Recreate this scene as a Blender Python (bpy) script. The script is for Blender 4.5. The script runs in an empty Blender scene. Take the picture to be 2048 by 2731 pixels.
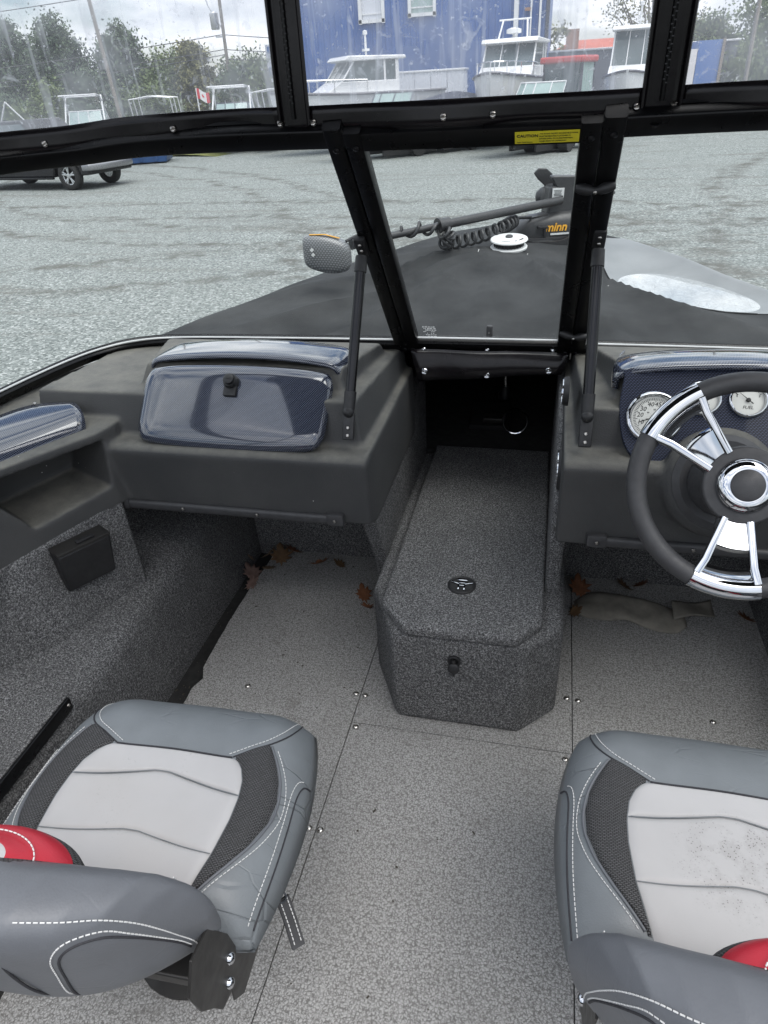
import bpy, bmesh, math, random
import numpy as np
from mathutils import Vector, Matrix, noise
rnd = random.Random(7)
SC = bpy.context.scene
COL = SC.collection
pi = math.pi

# ------------------------------------------------------------------ camera
cam = bpy.data.cameras.new('camera')
co = bpy.data.objects.new('camera', cam); COL.objects.link(co)
cam.sensor_fit = 'VERTICAL'; cam.sensor_height = 36.0; cam.lens = 24.0
cam.clip_start = 0.02; cam.clip_end = 3000
RX = Vector((0.974, 0.220, -0.051)); DN = Vector((0.075, -0.528, -0.846)); FW = Vector((-0.213, 0.820, -0.531))
FW.normalize(); RX = (RX - FW * RX.dot(FW)).normalized(); UPV = RX.cross(FW)
m = Matrix((RX, UPV, -FW)).transposed().to_4x4(); m.translation = Vector((0, 0, 1.45))
co.matrix_world = m
SC.camera = co

# ------------------------------------------------------------------ world, sun, exposure
SUN_EL, SUN_AZ = 68.0, 125.0          # azimuth clockwise from +Y (the bow)
w = bpy.data.worlds.new('World'); SC.world = w; w.use_nodes = True
wn = w.node_tree.nodes; wl = w.node_tree.links
bg = wn['Background']
sky = wn.new('ShaderNodeTexSky'); sky.sky_type = 'NISHITA'; sky.sun_disc = False
sky.sun_elevation = math.radians(SUN_EL); sky.sun_rotation = math.radians(SUN_AZ)
sky.air_density = 1.0; sky.dust_density = 1.5
tc = wn.new('ShaderNodeTexCoord')
mp = wn.new('ShaderNodeMapping'); mp.inputs['Scale'].default_value = (1.0, 1.0, 2.6); mp.inputs['Location'].default_value = (0.35, 0.2, 0.1)
n1 = wn.new('ShaderNodeTexNoise'); n1.inputs['Scale'].default_value = 3.2; n1.inputs['Detail'].default_value = 9; n1.inputs['Roughness'].default_value = 0.55
cr = wn.new('ShaderNodeValToRGB'); cr.color_ramp.elements[0].position = 0.38; cr.color_ramp.elements[1].position = 0.52
n2 = wn.new('ShaderNodeTexNoise'); n2.inputs['Scale'].default_value = 5.5; n2.inputs['Detail'].default_value = 7
cc = wn.new('ShaderNodeValToRGB')
cc.color_ramp.elements[0].position = 0.36; cc.color_ramp.elements[0].color = (5.0, 5.5, 6.3, 1)
cc.color_ramp.elements[1].position = 0.62; cc.color_ramp.elements[1].color = (11.5, 11.6, 11.9, 1)
mx = wn.new('ShaderNodeMix'); mx.data_type = 'RGBA'
wl.new(tc.outputs['Generated'], mp.inputs['Vector'])
wl.new(mp.outputs['Vector'], n1.inputs['Vector']); wl.new(mp.outputs['Vector'], n2.inputs['Vector'])
wl.new(n1.outputs['Fac'], cr.inputs['Fac']); wl.new(n2.outputs['Fac'], cc.inputs['Fac'])
wl.new(cr.outputs['Color'], mx.inputs['Factor'])
wl.new(sky.outputs['Color'], mx.inputs['A']); wl.new(cc.outputs['Color'], mx.inputs['B'])
# an overcast sky is about twice as bright overhead as low down
sz = wn.new('ShaderNodeSeparateXYZ'); wl.new(tc.outputs['Generated'], sz.inputs[0])
mr = wn.new('ShaderNodeMapRange'); mr.inputs[1].default_value = 0.0; mr.inputs[2].default_value = 1.0; mr.inputs[3].default_value = 0.72; mr.inputs[4].default_value = 1.30; wl.new(sz.outputs['Z'], mr.inputs[0])
mu = wn.new('ShaderNodeVectorMath'); mu.operation = 'SCALE'; wl.new(mx.outputs['Result'], mu.inputs[0]); wl.new(mr.outputs[0], mu.inputs['Scale'])
wl.new(mu.outputs[0], bg.inputs['Color'])
bg.inputs['Strength'].default_value = 0.085
sl = bpy.data.lights.new('sun', 'SUN'); sl.energy = 1.5; sl.angle = math.radians(50); sl.color = (1.0, 0.97, 0.93)
so = bpy.data.objects.new('sun', sl); COL.objects.link(so)
d = Vector((math.sin(math.radians(SUN_AZ)) * math.cos(math.radians(SUN_EL)), math.cos(math.radians(SUN_AZ)) * math.cos(math.radians(SUN_EL)), math.sin(math.radians(SUN_EL))))
so.rotation_euler = d.to_track_quat('Z', 'Y').to_euler(); so.location = d * 30
SC.view_settings.view_transform = 'Standard'; SC.view_settings.look = 'None'
SC.view_settings.gamma = 1.0; SC.view_settings.use_curve_mapping = False
SC.view_settings.exposure = 1.14
SC.render.engine = 'CYCLES'; SC.cycles.max_bounces = 8; SC.cycles.transparent_max_bounces = 24
SC.cycles.caustics_reflective = False; SC.cycles.caustics_refractive = False

# ------------------------------------------------------------------ materials
class NB:
    def __init__(s, name):
        s.m = bpy.data.materials.new(name); s.m.use_nodes = True
        s.n = s.m.node_tree.nodes; s.l = s.m.node_tree.links
        s.p = s.n['Principled BSDF']; s.out = s.n['Material Output']
        s.tc = s.n.new('ShaderNodeTexCoord')
    def link(s, a, b): s.l.new(a, b)
    def mapping(s, scale=(1, 1, 1), rot=(0, 0, 0), coord='Object'):
        mp = s.n.new('ShaderNodeMapping'); mp.inputs['Scale'].default_value = scale; mp.inputs['Rotation'].default_value = rot
        s.link(s.tc.outputs[coord], mp.inputs['Vector']); return mp.outputs['Vector']
    def noise(s, scale, detail=3, rough=0.5, vec=None, dist=0.0):
        t = s.n.new('ShaderNodeTexNoise'); t.inputs['Scale'].default_value = scale; t.inputs['Detail'].default_value = detail
        t.inputs['Roughness'].default_value = rough; t.inputs['Distortion'].default_value = dist
        s.link(vec if vec else s.tc.outputs['Object'], t.inputs['Vector']); return t.outputs['Fac']
    def vor(s, scale, feature='F1', vec=None, out='Distance', rand=1.0):
        t = s.n.new('ShaderNodeTexVoronoi'); t.feature = feature; t.inputs['Scale'].default_value = scale; t.inputs['Randomness'].default_value = rand
        s.link(vec if vec else s.tc.outputs['Object'], t.inputs['Vector']); return t.outputs[out]
    def ramp(s, fac, stops):
        r = s.n.new('ShaderNodeValToRGB'); e = r.color_ramp.elements
        while len(e) < len(stops): e.new(0.5)
        for k, (p, c) in enumerate(stops):
            e[k].position = p; e[k].color = (c, c, c, 1) if not hasattr(c, '__len__') else (*c, 1)
        s.link(fac, r.inputs['Fac']); return r.outputs['Color']
    def mix(s, fac, a, b, mode='MIX'):
        x = s.n.new('ShaderNodeMix'); x.data_type = 'RGBA'; x.blend_type = mode
        for k, v in (('Factor', fac), ('A', a), ('B', b)):
            if hasattr(v, 'links'): s.link(v, x.inputs[k])
            elif k == 'Factor': x.inputs[k].default_value = v
            else: x.inputs[k].default_value = (*v, 1)
        return x.outputs['Result']
    def math(s, op, a, b=None):
        x = s.n.new('ShaderNodeMath'); x.operation = op
        for k, v in ((0, a), (1, b)):
            if v is None: continue
            if hasattr(v, 'links'): s.link(v, x.inputs[k])
            else: x.inputs[k].default_value = v
        return x.outputs[0]
    def bump(s, h, strength=0.5, dist=0.002, prev=None):
        b = s.n.new('ShaderNodeBump'); b.inputs['Strength'].default_value = strength; b.inputs['Distance'].default_value = dist
        s.link(h, b.inputs['Height'])
        if prev: s.link(prev, b.inputs['Normal'])
        s.link(b.outputs['Normal'], s.p.inputs['Normal']); return b.outputs['Normal']
    def col(s, c):
        if hasattr(c, 'links'): s.link(c, s.p.inputs['Base Color'])
        else: s.p.inputs['Base Color'].default_value = (*c, 1)
    def set(s, **k):
        for a, v in k.items():
            a = a.replace('_', ' ')
            if hasattr(v, 'links'): s.link(v, s.p.inputs[a])
            else: s.p.inputs[a].default_value = v
        return s

def plain(name, c, rough=0.5, metal=0.0, var=0.12, vs=30, bump=0.0, bs=400, coat=0.0, spec=0.5):
    b = NB(name); f = b.noise(vs, 4, 0.6)
    lo = tuple(x * (1 - var) for x in c); hi = tuple(min(1, x * (1 + var)) for x in c)
    b.col(b.ramp(f, [(0.3, lo), (0.7, hi)]))
    b.set(Roughness=b.ramp(b.noise(vs * 2.3, 3), [(0.3, max(0.02, rough * 0.85)), (0.7, min(1, rough * 1.15))]), Metallic=metal, Coat_Weight=coat, Specular_IOR_Level=spec)
    b.p.inputs['Coat Roughness'].default_value = 0.06
    if bump: b.bump(b.noise(bs, 3), bump, 0.001)
    return b.m

M = {}
def carpet(name, lo, mid, hi):
    b = NB(name)
    v = b.noise(240, 4, 0.7, dist=0.5); v2 = b.noise(520, 2, 0.6)
    f = b.math('ADD', b.math('MULTIPLY', v, 0.62), b.math('MULTIPLY', v2, 0.38))
    c = b.ramp(f, [(0.38, lo), (0.5, mid), (0.61, hi)])
    c = b.mix(b.ramp(b.noise(9, 4), [(0.3, 0.0), (0.75, 0.35)]), c, tuple(x * 0.6 for x in mid))
    b.col(c); b.set(Roughness=0.97, Specular_IOR_Level=0.08)
    b.bump(f, 1.0, 0.006)
    return b.m
M['carpet'] = carpet('grey_carpet', (0.026, 0.026, 0.027), (0.118, 0.118, 0.119), (0.40, 0.40, 0.40))

b = NB('floor_vinyl')
wob = b.n.new('ShaderNodeTexNoise'); wob.inputs['Scale'].default_value = 260; wob.inputs['Detail'].default_value = 2; b.link(b.tc.outputs['Object'], wob.inputs['Vector'])
off = b.n.new('ShaderNodeVectorMath'); off.operation = 'MULTIPLY_ADD'; b.link(wob.outputs['Color'], off.inputs[0]); off.inputs[1].default_value = (0.006, 0.006, 0.006); b.link(b.tc.outputs['Object'], off.inputs[2])
ed = b.vor(165, 'DISTANCE_TO_EDGE', off.outputs[0]); sm = b.noise(150, 3, 0.6); fine = b.noise(600, 2)
f = b.math('ADD', ed, b.math('MULTIPLY', b.math('SUBTRACT', sm, 0.5), 0.9))
c = b.ramp(f, [(0.0, (0.15, 0.146, 0.14)), (0.10, (0.26, 0.257, 0.25)), (0.26, (0.385, 0.382, 0.373))])
dirt = b.ramp(b.noise(3.2, 6, 0.65), [(0.42, 0.0), (0.75, 0.35)])
c = b.mix(dirt, c, (0.17, 0.162, 0.15))
scuff = b.ramp(b.noise(11, 6, 0.75, b.mapping((1.6, 0.5, 1), (0, 0, 0.3)), dist=1.0), [(0.58, 0.0), (0.74, 0.5)])
c = b.mix(scuff, c, (0.40, 0.395, 0.385))
stain = b.ramp(b.noise(7, 5, 0.7), [(0.60, 0.0), (0.70, 0.45)])
c = b.mix(stain, c, (0.13, 0.122, 0.11))
b.col(c); b.set(Roughness=b.ramp(fine, [(0.3, 0.45), (0.7, 0.7)])); b.bump(f, 0.7, 0.003); M['floor'] = b.m

b = NB('console_plastic')
g = b.noise(330, 3, 0.6); big = b.noise(5, 4)
c = b.ramp(big, [(0.3, (0.040, 0.041, 0.042)), (0.7, (0.060, 0.060, 0.059))])
geo = b.n.new('ShaderNodeNewGeometry'); sx = b.n.new('ShaderNodeSeparateXYZ'); b.link(geo.outputs['Normal'], sx.inputs[0])
up = b.ramp(sx.outputs['Z'], [(0.45, 0.0), (0.95, 1.0)])
c = b.mix(b.math('MULTIPLY', up, b.ramp(b.noise(14, 5, 0.7), [(0.3, 0.25), (0.7, 0.8)])), c, (0.19, 0.182, 0.155))   # settled dust, upward faces only
sp = b.ramp(b.vor(38), [(0.045, 1.0), (0.06, 0.0)]); spm = b.ramp(b.noise(6, 3), [(0.56, 0.0), (0.62, 1.0)])
c = b.mix(b.math('MULTIPLY', sp, spm), c, (0.5, 0.5, 0.48))
b.col(c); b.set(Roughness=0.62, Specular_IOR_Level=0.35); b.bump(g, 0.7, 0.0016); M['console'] = b.m

def dots(name, pitch, dot, dark, rough=0.16, zs=1.35, r0=0.27, coat=1.0, spec=0.6):
    b = NB(name)
    sp = b.n.new('ShaderNodeSeparateXYZ'); b.link(b.tc.outputs['Object'], sp.inputs[0])
    cb = b.n.new('ShaderNodeCombineXYZ')
    u = b.math('MULTIPLY', b.math('ADD', sp.outputs['X'], b.math('MULTIPLY', sp.outputs['Y'], 0.35)), 1 / pitch)
    v = b.math('MULTIPLY', b.math('ADD', sp.outputs['Z'], b.math('MULTIPLY', sp.outputs['Y'], 0.8)), zs / pitch / 1.732)
    b.link(u, cb.inputs[0]); b.link(v, cb.inputs[1])
    def lat(off):
        a = b.n.new('ShaderNodeVectorMath'); a.operation = 'ADD'; a.inputs[1].default_value = (off, off, 0); b.link(cb.outputs[0], a.inputs[0])
        fr = b.n.new('ShaderNodeVectorMath'); fr.operation = 'FRACTION'; b.link(a.outputs[0], fr.inputs[0])
        sb = b.n.new('ShaderNodeVectorMath'); sb.operation = 'SUBTRACT'; sb.inputs[1].default_value = (0.5, 0.5, 0); b.link(fr.outputs[0], sb.inputs[0])
        ml = b.n.new('ShaderNodeVectorMath'); ml.operation = 'MULTIPLY'; ml.inputs[1].default_value = (0.8, 1.732, 0); b.link(sb.outputs[0], ml.inputs[0])
        ln = b.n.new('ShaderNodeVectorMath'); ln.operation = 'LENGTH'; b.link(ml.outputs[0], ln.inputs[0]); return ln.outputs['Value']
    dd = b.math('MINIMUM', lat(0.0), lat(0.5))
    b.col(b.ramp(dd, [(r0 - 0.06, dot), (r0 + 0.08, dark)]))
    b.set(Roughness=rough, Coat_Weight=coat, Coat_Roughness=0.04, Specular_IOR_Level=spec)
    b.bump(b.noise(4, 2), 0.06, 0.01)
    return b.m
M['carbon'] = dots('carbon_print', 0.0056, (0.105, 0.118, 0.155), (0.007, 0.009, 0.018), rough=0.10)
M['carbon_dark'] = dots('carbon_print_blue', 0.0068, (0.045, 0.056, 0.095), (0.004, 0.005, 0.012), rough=0.5, coat=0.08, spec=0.2)
M['motor_dots'] = dots('motor_side_print', 0.011, (0.22, 0.23, 0.235), (0.085, 0.088, 0.09), rough=0.4, coat=0.2)
M['frame'] = plain('black_frame', (0.003, 0.003, 0.0035), 0.30, 0.0, 0.3, 12, spec=0.22)
M['rod'] = plain('black_anodised', (0.022, 0.022, 0.024), 0.16, 0.7, 0.2, 14)
M['rubber'] = plain('black_rubber', (0.014, 0.014, 0.015), 0.5, 0, 0.25, 40, 0.2)
M['dgrey'] = plain('dark_grey_plastic', (0.038, 0.038, 0.040), 0.5, 0, 0.15, 40, 0.25, 500)
M['motor'] = plain('motor_plastic', (0.030, 0.031, 0.032), 0.42, 0, 0.2, 20, 0.2, 300)
M['chrome'] = plain('chrome', (0.56, 0.57, 0.59), 0.035, 1.0, 0.04, 30)
M['steel'] = plain('screw_steel', (0.45, 0.43, 0.40), 0.28, 1.0, 0.25, 90)
M['plate'] = plain('dark_steel_plate', (0.045, 0.043, 0.041), 0.38, 0.6, 0.15, 20, 0.1)
M['stitch'] = plain('white_thread', (0.62, 0.62, 0.61), 0.8, 0, 0.1, 100)
M['dstitch'] = plain('dark_thread', (0.03, 0.03, 0.035), 0.8, 0, 0.1, 100)
M['white'] = plain('white_plastic', (0.62, 0.63, 0.62), 0.45, 0, 0.08, 20)
M['dial'] = plain('gauge_dial', (0.58, 0.58, 0.54), 0.4, 0, 0.05, 20)
M['ink'] = plain('black_ink', (0.012, 0.012, 0.012), 0.6)
M['yellow'] = plain('yellow_label', (0.72, 0.62, 0.03), 0.45, 0, 0.08, 40)
M['orange'] = plain('orange_print', (0.62, 0.31, 0.02), 0.5)
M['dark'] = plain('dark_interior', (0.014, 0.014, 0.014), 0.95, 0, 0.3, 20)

b = NB('black_canvas')
wv = b.n.new('ShaderNodeTexWave'); wv.inputs['Scale'].default_value = 260; b.link(b.mapping((1, 1, 1), (0, 0, 0.78)), wv.inputs['Vector'])
c = b.ramp(b.noise(4.5, 6, 0.62), [(0.3, (0.022, 0.0235, 0.0245)), (0.72, (0.050, 0.052, 0.053))])
sp = b.ramp(b.vor(16), [(0.035, 1.0), (0.05, 0.0)]); spm = b.ramp(b.noise(7, 3), [(0.55, 0.0), (0.6, 1.0)])
c = b.mix(b.math('MULTIPLY', sp, spm), c, (0.42, 0.42, 0.40))
b.col(c); b.set(Roughness=0.85, Specular_IOR_Level=0.14); b.bump(b.noise(300, 3), 0.3, 0.001); M['canvas'] = b.m
b = NB('wet_sheen_canvas')
c = b.ramp(b.noise(6, 5), [(0.3, (0.15, 0.16, 0.162)), (0.7, (0.21, 0.22, 0.222))])  # pale base colour imitates sky reflected off the soaked canvas
b.col(c); b.set(Roughness=0.42, Specular_IOR_Level=0.6); b.bump(b.vor(330), 0.35, 0.001); M['wet_sheen'] = b.m
M['binding'] = plain('black_binding', (0.006, 0.005, 0.006), 0.24, 0, 0.3, 20, 0.25, 45, spec=0.3)

def leather(name, c, rough=0.5, wr=0.9):
    b = NB(name)
    f = b.noise(14, 5, 0.6)
    b.col(b.ramp(f, [(0.3, tuple(x * 0.92 for x in c)), (0.7, tuple(x * 1.06 for x in c))]))
    g = b.vor(420, 'F1'); n0 = b.bump(g, 0.18, 0.0008)
    wv = b.ramp(b.vor(11, 'DISTANCE_TO_EDGE', b.mapping((0.7, 2.2, 1))), [(0.0, 0.0), (0.035, 1.0)])
    wm = b.math('MULTIPLY', b.math('SUBTRACT', 1.0, wv), b.ramp(b.noise(6, 2), [(0.42, 0.0), (0.6, 1.0)]))
    b.bump(b.math('MULTIPLY', wm, -1.0), wr, 0.002, n0)
    b.set(Roughness=rough, Specular_IOR_Level=0.45); return b.m
M['lgrey'] = leather('grey_vinyl', (0.165, 0.180, 0.190), 0.42)
M['lgrey2'] = leather('slate_vinyl', (0.125, 0.132, 0.145), 0.45, 0.1)
M['red'] = leather('red_vinyl', (0.42, 0.022, 0.038), 0.42, 0.1)
b = NB('white_vinyl')
c = b.ramp(b.noise(5, 5), [(0.3, (0.39, 0.384, 0.382)), (0.7, (0.445, 0.438, 0.436))])
sp = b.ramp(b.noise(210, 3, 0.7), [(0.60, 0.0), (0.68, 0.7)]); spm = b.ramp(b.noise(7.5, 3, 0.6), [(0.55, 0.0), (0.70, 1.0)])
c = b.mix(b.math('MULTIPLY', sp, spm), c, (0.12, 0.115, 0.11))
c = b.mix(b.ramp(b.noise(6, 4), [(0.55, 0.0), (0.8, 0.35)]), c, (0.40, 0.38, 0.36))
b.col(c); b.set(Roughness=0.6, Specular_IOR_Level=0.3); b.bump(b.vor(500), 0.15, 0.0006); M['lwhite'] = b.m
b = NB('mesh_fabric')
vec = b.mapping((150, 210, 0))
br = b.n.new('ShaderNodeTexBrick'); br.inputs['Scale'].default_value = 1.0; br.inputs['Mortar Size'].default_value = 0.16; br.inputs['Mortar Smooth'].default_value = 0.6
br.inputs['Brick Width'].default_value = 0.9; br.inputs['Row Height'].default_value = 0.55
for k, v in (('Color1', 0.10), ('Color2', 0.072), ('Mortar', 0.012)): br.inputs[k].default_value = (v, v, v * 1.03, 1)
b.link(vec, br.inputs['Vector']); b.col(br.outputs['Color']); b.set(Roughness=0.75)
b.bump(b.math('SUBTRACT', 1.0, br.outputs['Fac']), 0.7, 0.002); M['mesh'] = b.m

def clear(name, haze, hz=None, ior=1.35, tint=(1, 1, 1)):
    m_ = bpy.data.materials.new(name); m_.use_nodes = True; n = m_.node_tree.nodes; l = m_.node_tree.links; n.clear()
    out = n.new('ShaderNodeOutputMaterial'); tr = n.new('ShaderNodeBsdfTransparent'); gl = n.new('ShaderNodeBsdfGlossy'); gl.inputs['Roughness'].default_value = 0.03
    tr.inputs['Color'].default_value = (*tint, 1)
    lw = n.new('ShaderNodeLayerWeight'); lw.inputs['Blend'].default_value = 0.5
    pw = n.new('ShaderNodeMath'); pw.operation = 'POWER'; pw.inputs[1].default_value = 5.0; l.new(lw.outputs['Facing'], pw.inputs[0])
    fr = n.new('ShaderNodeMath'); fr.operation = 'MULTIPLY_ADD'; fr.inputs[1].default_value = 0.75; fr.inputs[2].default_value = (ior - 1) ** 2 / (ior + 1) ** 2 * 1.6; l.new(pw.outputs[0], fr.inputs[0])
    a = n.new('ShaderNodeMixShader'); l.new(fr.outputs[0], a.inputs[0]); l.new(tr.outputs[0], a.inputs[1]); l.new(gl.outputs[0], a.inputs[2])
    df = n.new('ShaderNodeBsdfDiffuse'); df.inputs['Color'].default_value = (0.75, 0.77, 0.8, 1)
    tl = n.new('ShaderNodeBsdfTranslucent'); tl.inputs['Color'].default_value = (0.8, 0.82, 0.86, 1)
    ad = n.new('ShaderNodeMixShader'); ad.inputs[0].default_value = 0.88; l.new(df.outputs[0], ad.inputs[1]); l.new(tl.outputs[0], ad.inputs[2])
    fm = n.new('ShaderNodeMixShader'); l.new(a.outputs[0], fm.inputs[1]); l.new(ad.outputs[0], fm.inputs[2])
    if hz:
        t = n.new('ShaderNodeTexCoord')
        def nz(s, d, st, en, lo, hi, dist=0.0, sc=(1, 1, 1)):
            q = n.new('ShaderNodeMapping'); q.inputs['Scale'].default_value = sc; l.new(t.outputs['Object'], q.inputs['Vector'])
            x = n.new('ShaderNodeTexNoise'); x.inputs['Scale'].default_value = s; x.inputs['Detail'].default_value = d; x.inputs['Distortion'].default_value = dist
            l.new(q.outputs[0], x.inputs['Vector'])
            r = n.new('ShaderNodeMapRange'); r.inputs[1].default_value = st; r.inputs[2].default_value = en; r.inputs[3].default_value = lo; r.inputs[4].default_value = hi
            l.new(x.outputs['Fac'], r.inputs[0]); return r.outputs[0]
        def add(x, y):
            q = n.new('ShaderNodeMath'); q.operation = 'ADD'; q.use_clamp = True; l.new(x, q.inputs[0]); l.new(y, q.inputs[1]); return q.outputs[0]
        f1 = nz(9, 6, 0.35, 0.75, haze * 0.5, haze * 1.8)
        f2 = nz(34, 4, 0.60, 0.72, 0.0, haze * 1.3, 1.5)
        f3 = nz(120, 2, 0.66, 0.74, 0.0, haze * 1.6)
        f4 = nz(7, 3, 0.56, 0.70, 0.0, haze * 1.0, 0.6, (9, 1, 0.8))
        l.new(add(add(f1, f2), add(f3, f4)), fm.inputs[0])
    else: fm.inputs[0].default_value = haze
    l.new(fm.outputs[0], out.inputs['Surface'])
    return m_
M['glass'] = clear('windshield_glass', 0.006, None, 1.3, (0.93, 0.96, 0.955))
M['vinyl'] = clear('clear_vinyl', 0.25, True, 1.25, (0.95, 0.96, 0.97))

# ------------------------------------------------------------------ mesh helpers (meshes are authored in world coordinates)
def tag(o, label=None, cat=None, group=None, kind=None):
    if label: o['label'] = label
    if cat: o['category'] = cat
    if group: o['group'] = group
    if kind: o['kind'] = kind
    return o
def root(name, loc, label, cat, group=None):
    o = bpy.data.objects.new(name, None); COL.objects.link(o); o.location = loc; o.empty_display_size = 0.1
    o['_w'] = tuple(loc); return tag(o, label, cat, group)
def worldpos(o):
    return Vector(o['_w']) if '_w' in o.keys() else Vector((0, 0, 0))
def link(o, parent=None):
    COL.objects.link(o)
    if parent:
        o.parent = parent
        if parent.type == 'EMPTY': o.matrix_parent_inverse = Matrix.Translation(-worldpos(parent))
    return o
def mesh(name, V, F, mat, parent=None, smooth=True, angle=40, fm=None, mods=(), kind=None):
    me = bpy.data.meshes.new(name); me.from_pydata([tuple(v) for v in V], [], [tuple(f) for f in F]); me.update()
    mats = mat if isinstance(mat, (list, tuple)) else [mat]
    for x in mats: me.materials.append(M[x] if isinstance(x, str) else x)
    if fm is not None: me.polygons.foreach_set('material_index', fm)
    bm = bmesh.new(); bm.from_mesh(me); bmesh.ops.recalc_face_normals(bm, faces=bm.faces); bm.to_mesh(me); bm.free()
    if smooth:
        me.shade_smooth()
        if angle < 180: me.set_sharp_from_angle(angle=math.radians(angle))
    o = bpy.data.objects.new(name, me); link(o, parent)
    for t, kw in mods:
        md = o.modifiers.new(t.lower(), t)
        for k, v in kw.items(): setattr(md, k, v)
    if kind: o['kind'] = kind
    return o
def bake(o, angle=40):
    dg = bpy.context.evaluated_depsgraph_get(); me = bpy.data.meshes.new_from_object(o.evaluated_get(dg))
    o.modifiers.clear(); o.data = me; me.shade_smooth()
    if angle < 180: me.set_sharp_from_angle(angle=math.radians(angle))
    return o
class G:
    """geometry collector"""
    def __init__(s): s.V = []; s.F = []
    def add(s, V, F):
        k = len(s.V); s.V += [tuple(v) for v in V]; s.F += [tuple(i + k for i in f) for f in F]; return s
    def box(s, c, sz, R=None, bev=0):
        hx, hy, hz = sz[0] / 2, sz[1] / 2, sz[2] / 2
        if bev:
            bm = bmesh.new(); bmesh.ops.create_cube(bm, size=1)
            for v in bm.verts: v.co = Vector((v.co.x * sz[0], v.co.y * sz[1], v.co.z * sz[2]))
            bmesh.ops.bevel(bm, geom=bm.edges[:], offset=bev, segments=2, profile=0.6, affect='EDGES')
            V = [v.co.copy() for v in bm.verts]; F = [[v.index for v in f.verts] for f in bm.faces]; bm.free()
        else:
            V = [Vector((x, y, z)) for x in (-hx, hx) for y in (-hy, hy) for z in (-hz, hz)]
            F = [(0, 1, 3, 2), (4, 6, 7, 5), (0, 4, 5, 1), (2, 3, 7, 6), (0, 2, 6, 4), (1, 5, 7, 3)]
        if R is not None: V = [R @ v for v in V]
        return s.add([v + Vector(c) for v in V], F)
    def prism(s, pts, axis, a, b):
        """closed polygon in the other two axes, extruded along axis from a to b"""
        n = len(pts)
        def mk(p, t):
            return {'x': (t, p[0], p[1]), 'y': (p[0], t, p[1]), 'z': (p[0], p[1], t)}[axis]
        V = [mk(p, a) for p in pts] + [mk(p, b) for p in pts]
        F = [tuple(range(n))[::-1], tuple(range(n, 2 * n))] + [(i, (i + 1) % n, n + (i + 1) % n, n + i) for i in range(n)]
        return s.add(V, F)
    def tube(s, pts, r, n=10, cap=True, closed=False):
        P = [Vector(p) for p in pts]; k = len(P); rr = r if hasattr(r, '__len__') else [r] * k
        V = []; F = []; prev = None
        for i in range(k):
            if closed: t = P[(i + 1) % k] - P[i - 1]
            else: t = P[min(i + 1, k - 1)] - P[max(i - 1, 0)]
            t = t.normalized() if t.length > 1e-9 else Vector((0, 0, 1))
            if prev is None:
                u = t.cross(Vector((0, 0, 1)))
                if u.length < 1e-3: u = t.cross(Vector((0, 1, 0)))
            else: u = prev - t * prev.dot(t)
            u.normalize(); prev = u; v = t.cross(u)
            for j in range(n):
                a = 2 * pi * j / n; V.append(P[i] + (u * math.cos(a) + v * math.sin(a)) * rr[i])
        m_ = k if closed else k - 1
        for i in range(m_):
            for j in range(n):
                F.append((i * n + j, i * n + (j + 1) % n, ((i + 1) % k) * n + (j + 1) % n, ((i + 1) % k) * n + j))
        if cap and not closed: F += [tuple(range(n))[::-1], tuple(range((k - 1) * n, k * n))]
        return s.add(V, F)
    def sweep(s, pts, prof, up=(0, 0, 1), ups=None):
        """2D profile (side, up) swept along pts; closed profile, capped"""
        P = [Vector(p) for p in pts]; k = len(P); n = len(prof); V = []; F = []
        for i in range(k):
            t = (P[min(i + 1, k - 1)] - P[max(i - 1, 0)]).normalized()
            U = Vector(ups[i] if ups else up); sd = t.cross(U).normalized(); U = sd.cross(t)
            # mitre
            for a, c in prof: V.append(P[i] + sd * a + U * c)
        for i in range(k - 1):
            for j in range(n): F.append((i * n + j, i * n + (j + 1) % n, (i + 1) * n + (j + 1) % n, (i + 1) * n + j))
        F += [tuple(range(n))[::-1], tuple(range((k - 1) * n, k * n))]
        return s.add(V, F)
    def lathe(s, prof, c, axis, n=24, cap=True):
        """prof (radius, height) about axis through c"""
        A = Vector(axis).normalized(); u = A.cross(Vector((0, 0, 1)))
        if u.length < 1e-3: u = A.cross(Vector((0, 1, 0)))
        u.normalize(); v = A.cross(u); c = Vector(c); V = []; F = []; k = len(prof)
        for r, h in prof:
            for j in range(n):
                a = 2 * pi * j / n; V.append(c + A * h + (u * math.cos(a) + v * math.sin(a)) * r)
        for i in range(k - 1):
            for j in range(n): F.append((i * n + j, i * n + (j + 1) % n, (i + 1) * n + (j + 1) % n, (i + 1) * n + j))
        if cap: F += [tuple(range(n))[::-1], tuple(range((k - 1) * n, k * n))]
        return s.add(V, F)
    def grid(s, fn, nu, nv):
        V = [fn(i / nu, j / nv) for i in range(nu + 1) for j in range(nv + 1)]
        F = [(i * (nv + 1) + j, (i + 1) * (nv + 1) + j, (i + 1) * (nv + 1) + j + 1, i * (nv + 1) + j + 1) for i in range(nu) for j in range(nv)]
        return s.add(V, F)
    def ball(s, c, r, n=10, m_=7):
        r = r if hasattr(r, '__len__') else (r, r, r); c = Vector(c)
        V = [c + Vector((0, 0, -r[2]))]; F = []
        for i in range(1, m_):
            a = -pi / 2 + pi * i / m_
            for j in range(n):
                q = 2 * pi * j / n; V.append(c + Vector((r[0] * math.cos(a) * math.cos(q), r[1] * math.cos(a) * math.sin(q), r[2] * math.sin(a))))
        V.append(c + Vector((0, 0, r[2]))); L = len(V) - 1
        for j in range(n): F.append((0, 1 + (j + 1) % n, 1 + j)); F.append((L, 1 + (m_ - 2) * n + j, 1 + (m_ - 2) * n + (j + 1) % n))
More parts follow.
